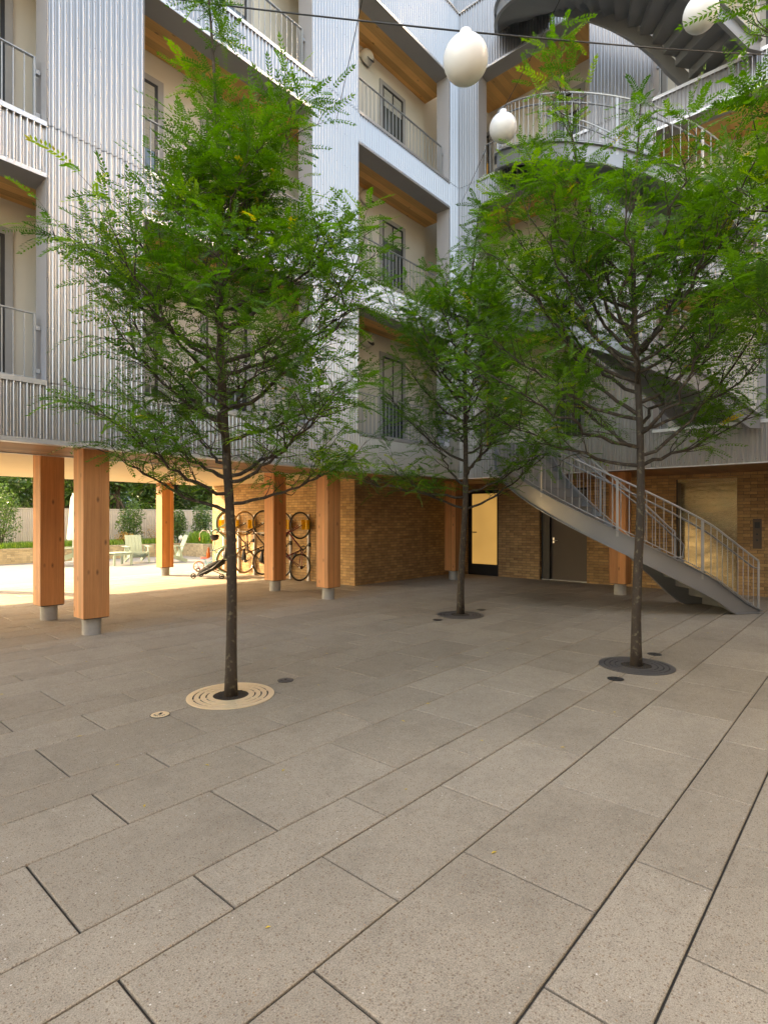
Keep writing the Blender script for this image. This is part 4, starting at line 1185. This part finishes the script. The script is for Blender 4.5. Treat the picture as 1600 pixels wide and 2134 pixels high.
grasses('planter_grass', 2, 12.2, GV + .2, 24.2, .45, 9000, .30, 41, 'green grasses filling the long planter below the fence')
grasses('fountain_grass', 12.45, 16, 20.7, 22.5, .45, 3500, .62, 42, 'taller arching grass clump in the planter by the bicycles')
# globe lamp in the planter
x, y = gpos(378, 22.9)
t = thing('garden_globe', 'little white ball lamp in the planter beside the far column', 'garden lamp', (x, y, .45))
mb = MB(); mb.lathe([(.0005, .0), (.06, .02), (.10, .07), (.12, .14), (.10, .21), (.06, .25), (.0005, .265)], 20, (0, 0, .12)); o = mb.build('globe', M['white'], None, True); o.parent = t
mb = MB(); mb.tube([(0, 0, 0), (0, 0, .13)], .02, 8); o = mb.build('stem', M['dark'], None); o.parent = t
# trees and houses beyond the fence
def bigtree(px, v, h, r, label, seed, n=8400, size=.12):
    x, y = gpos(px, v); t = thing('garden_tree', label, 'tree', (x, y, 0), 0, 'trees beyond the garden fence')
    V1, F1, T1 = [], [], []; rr = random.Random(seed); k0 = 0
    mb = MB(); mb.tube([(0, 0, 0), (.05, .05, h * .35), (-.05, 0, h * .6)], [.11, .08, .04], 7)
    for j in range(14):
        c = (rr.uniform(-r, r) * .75, rr.uniform(-r, r) * .6, h * (.17 + .72 * j / 13) + rr.uniform(-.2, .2)); q = r * rr.uniform(.40, .64)
        mb.tube([(0, 0, h * .33), (c[0] * .5, c[1] * .5, c[2] * .8), c], [.05, .03, .01], 5)
        V, F, T = blob_leaves(c, (q, q, q * .75), n // 14, size, seed * 9 + j); V1.append(V); F1.append(F + k0); T1.append(T); k0 += len(V)
    o = mb.build('trunk', M['bark'], None, True); o.parent = t
    np_mesh('crown', np.concatenate(V1), np.concatenate(F1), M['shrub'], np.concatenate(T1), t)
for a in ((-30, 27, 8.2, 2.0, 'dense garden tree beyond the fence at the far left', 51), (60, 30, 9.2, 2.1, 'tree beyond the fence between the left edge and first column', 52),
          (140, 27.5, 6.8, 1.4, 'light green bush tree seen between the two big columns', 53), (245, 27, 8.0, 1.7, 'tree beyond the fence right of the big column', 54),
          (310, 28.5, 8.6, 1.8, 'tree beyond the fence just left of the far column', 55), (372, 29, 7.4, 1.5, 'tree beyond the fence right of the far column', 56),
          (430, 26.5, 6.0, 1.3, 'bright tree beyond the fence above the turquoise bicycle', 57), (200, 33, 6.5, 2.4, 'tall tree far back above the second column', 58), (400, 36, 7.0, 2.6, 'tall tree far back at the end of the bicycle wall', 59), (0, 36, 7.5, 3.0, 'tall tree far back at the left edge', 60)):
    bigtree(*a)
def house(x0, x1, y0, h, mat, label):
    t = thing('house', label, 'house', ((x0 + x1) / 2, y0, 0))
    mb = MB(); mb.box((x0, y0, 0), (x1, y0 + 8, h)); B('wall', mb, mat, t)
    mb = MB(); mb.box((x0 - .2, y0 - .2, h + .001), (x1 + .2, y0 + 8.2, h + .25)); B('roof', mb, M['soffit'], t)
    nx = max(2, int((x1 - x0) / 2.4))
    for j in range(int(h / 2.9)):
        for i in range(nx):
            cx = x0 + (x1 - x0) * (i + .5) / nx; z = 1.0 + j * 2.9
            mb = MB(); mb.box((cx - .5, y0 - .05, z), (cx + .5, y0 - .001, z + 1.4)); w = B('window', mb, M['trim'], t)
            mb = MB(); mb.box((cx - .43, y0 - .06, z + .07), (cx + .43, y0 - .051, z + 1.33)); B('pane', mb, M['glass'], w)
house(2, 11, 42, 8.5, simple('dusty_rose_render', (.42, .18, .14), .8), 'dusty red house far behind the garden trees at left')
house(12, 22, 44, 8.5, simple('grey_clapboard', (.36, .36, .37), .8), 'grey house far behind the garden trees near the bicycle wall')
house(-12, 1, 44, 9, simple('pale_render', (.55, .50, .44), .8), 'pale house far behind the trees at the left edge')
t = thing('board_fence', 'dark weathered board fence of the neighbouring yard behind the trees', 'fence', (6, 31, 0))
mb = MB(); rr = random.Random(3); x = -8
while x < 22: mb.box((x, 31, 0), (x + .135, 31.03, 2.35 + rr.uniform(-.02, .02))); x += .15
mb.box((-8, 31.031, .5), (22, 31.08, .6)); mb.box((-8, 31.031, 1.8), (22, 31.08, 1.9)); B('boards', mb, M['oldwood'], t)

# garden chairs and table
def chair(x, y, rz, label):
    t = thing('garden_chair', label, 'garden chair', (x, y, 0), rz, 'sage green slatted garden chairs')
    def P(name, mb): o = mb.build(name, M['sage'], None); o.parent = t; return o
    # faces +x
    for s in (-1, 1):
        mb = MB(); mb.beam((.42, s * .30, .0), (.30, s * .30, .56), .03, .10, (1, 0, 0)); P('leg', mb)
        mb = MB(); mb.beam((.34, s * .27, .36), (-.48, s * .27, .04), .03, .12, (0, 0, 1)); P('side_rail', mb)
        mb = MB(); mb.beam((-.30, s * .33, .10), (-.18, s * .33, .56), .03, .08, (1, 0, 0)); P('leg', mb)
        mb = MB(); mb.box((-.34, s * .36 - .06, .565), (.42, s * .36 + .06, .59)); P('armrest', mb)
    mb = MB()
    for k in range(6):
        a = k / 6; p = Vector((.36 - .60 * a, 0, .375 - .20 * a)); mb.beam(p + Vector((0, -.26, 0)), p + Vector((0, .26, 0)), .088, .022, (0, 0, 1))
    P('seat', mb)
    mb = MB()
    for k in range(5):
        yy = -.22 + k * .11; mb.beam((-.22, yy, .17), (-.52, yy, .96), .104, .02, (1, 0, .4))
    mb.beam((-.33, -.27, .40), (-.33, .27, .40), .03, .06); mb.beam((-.47, -.25, .78), (-.47, .25, .78), .03, .06); P('backrest', mb)
chair(9.15, 19.75, R(-100), 'sage green slatted chair facing the courtyard, left of the far column')
chair(10.05, 19.0, R(165), 'sage green slatted chair seen side on, half behind the far column')
chair(6.9, 20.2, R(-20), 'sage green slatted chair half hidden behind the nearest big column')
t = thing('side_table', 'low sage green slatted table between the garden chairs', 'table', (8.25, 19.15, 0), R(10))
mb = MB()
for k in range(6): mb.box((-.36, -.33 + k * .112, .40), (.36, -.23 + k * .112, .425))
o = mb.build('tabletop', M['sage'], None); o.parent = t
mb = MB()
for s in (-1, 1): mb.box((-.34, s * .29 - .012, .33), (.34, s * .29 + .012, .399))
o = mb.build('apron', M['sage'], None); o.parent = t
for sx in (-1, 1):
    for sy in (-1, 1): mb = MB(); mb.box((sx * .31 - .035, sy * .26 - .02, 0), (sx * .31 + .035, sy * .26 + .02, .329)); o = mb.build('leg', M['sage'], None); o.parent = t
x, y = gpos(152, 21.2)
t = thing('parasol', 'closed white parasol standing between the two nearest columns', 'parasol', (x, y, 0))
mb = MB(); prof = [(.04, 2.35), (.07, 2.2), (.10, 1.8), (.13, 1.3), (.17, .85), (.14, .80)]
vs = []; n_ = 24
for r, z in prof:
    for k in range(n_): q = r * (1 + .22 * math.cos(8 * 2 * math.pi * k / n_)); vs.append((q * math.cos(2 * math.pi * k / n_), q * math.sin(2 * math.pi * k / n_), z))
mb.add(vs, [(i * n_ + k, i * n_ + (k + 1) % n_, (i + 1) * n_ + (k + 1) % n_, (i + 1) * n_ + k) for i in range(len(prof) - 1) for k in range(n_)]); o = mb.build('canopy', M['cloth'], None, True); o.parent = t
mb = MB(); mb.tube([(0, 0, 0), (0, 0, 2.45)], .022, 8); o = mb.build('pole', M['silver'], None); o.parent = t
mb = MB(); mb.lathe([(.001, .08), (.05, .08), (.26, .05), (.27, 0)], 24); o = mb.build('base', M['concrete'], None); o.parent = t

# yellow leaflets fallen on the paving
rs = np.random.RandomState(77); n_ = 46
X = rs.uniform(1.0, 9.5, n_); Y = rs.uniform(-.2, 6.8, n_); a = rs.uniform(0, 6.28, n_); l = rs.uniform(.012, .022, n_); w = l * .42
dx, dy = np.cos(a) * l, np.sin(a) * l; ex, ey = -np.sin(a) * w, np.cos(a) * w; z0 = np.full(n_, .004)
V = np.stack([np.stack([X - dx, Y - dy, z0], 1), np.stack([X + ex, Y + ey, z0 + .004], 1), np.stack([X + dx, Y + dy, z0 + .001], 1), np.stack([X - ex, Y - ey, z0 + .003], 1)], 1).reshape(-1, 3)
fo = np_mesh('fallen_leaves', V, np.arange(4 * n_).reshape(-1, 4), simple('fallen_leaf', (.55, .38, .05), .6)); tag(fo, 'tiny yellow leaflets scattered over the paving', 'fallen leaves', None, 'stuff')
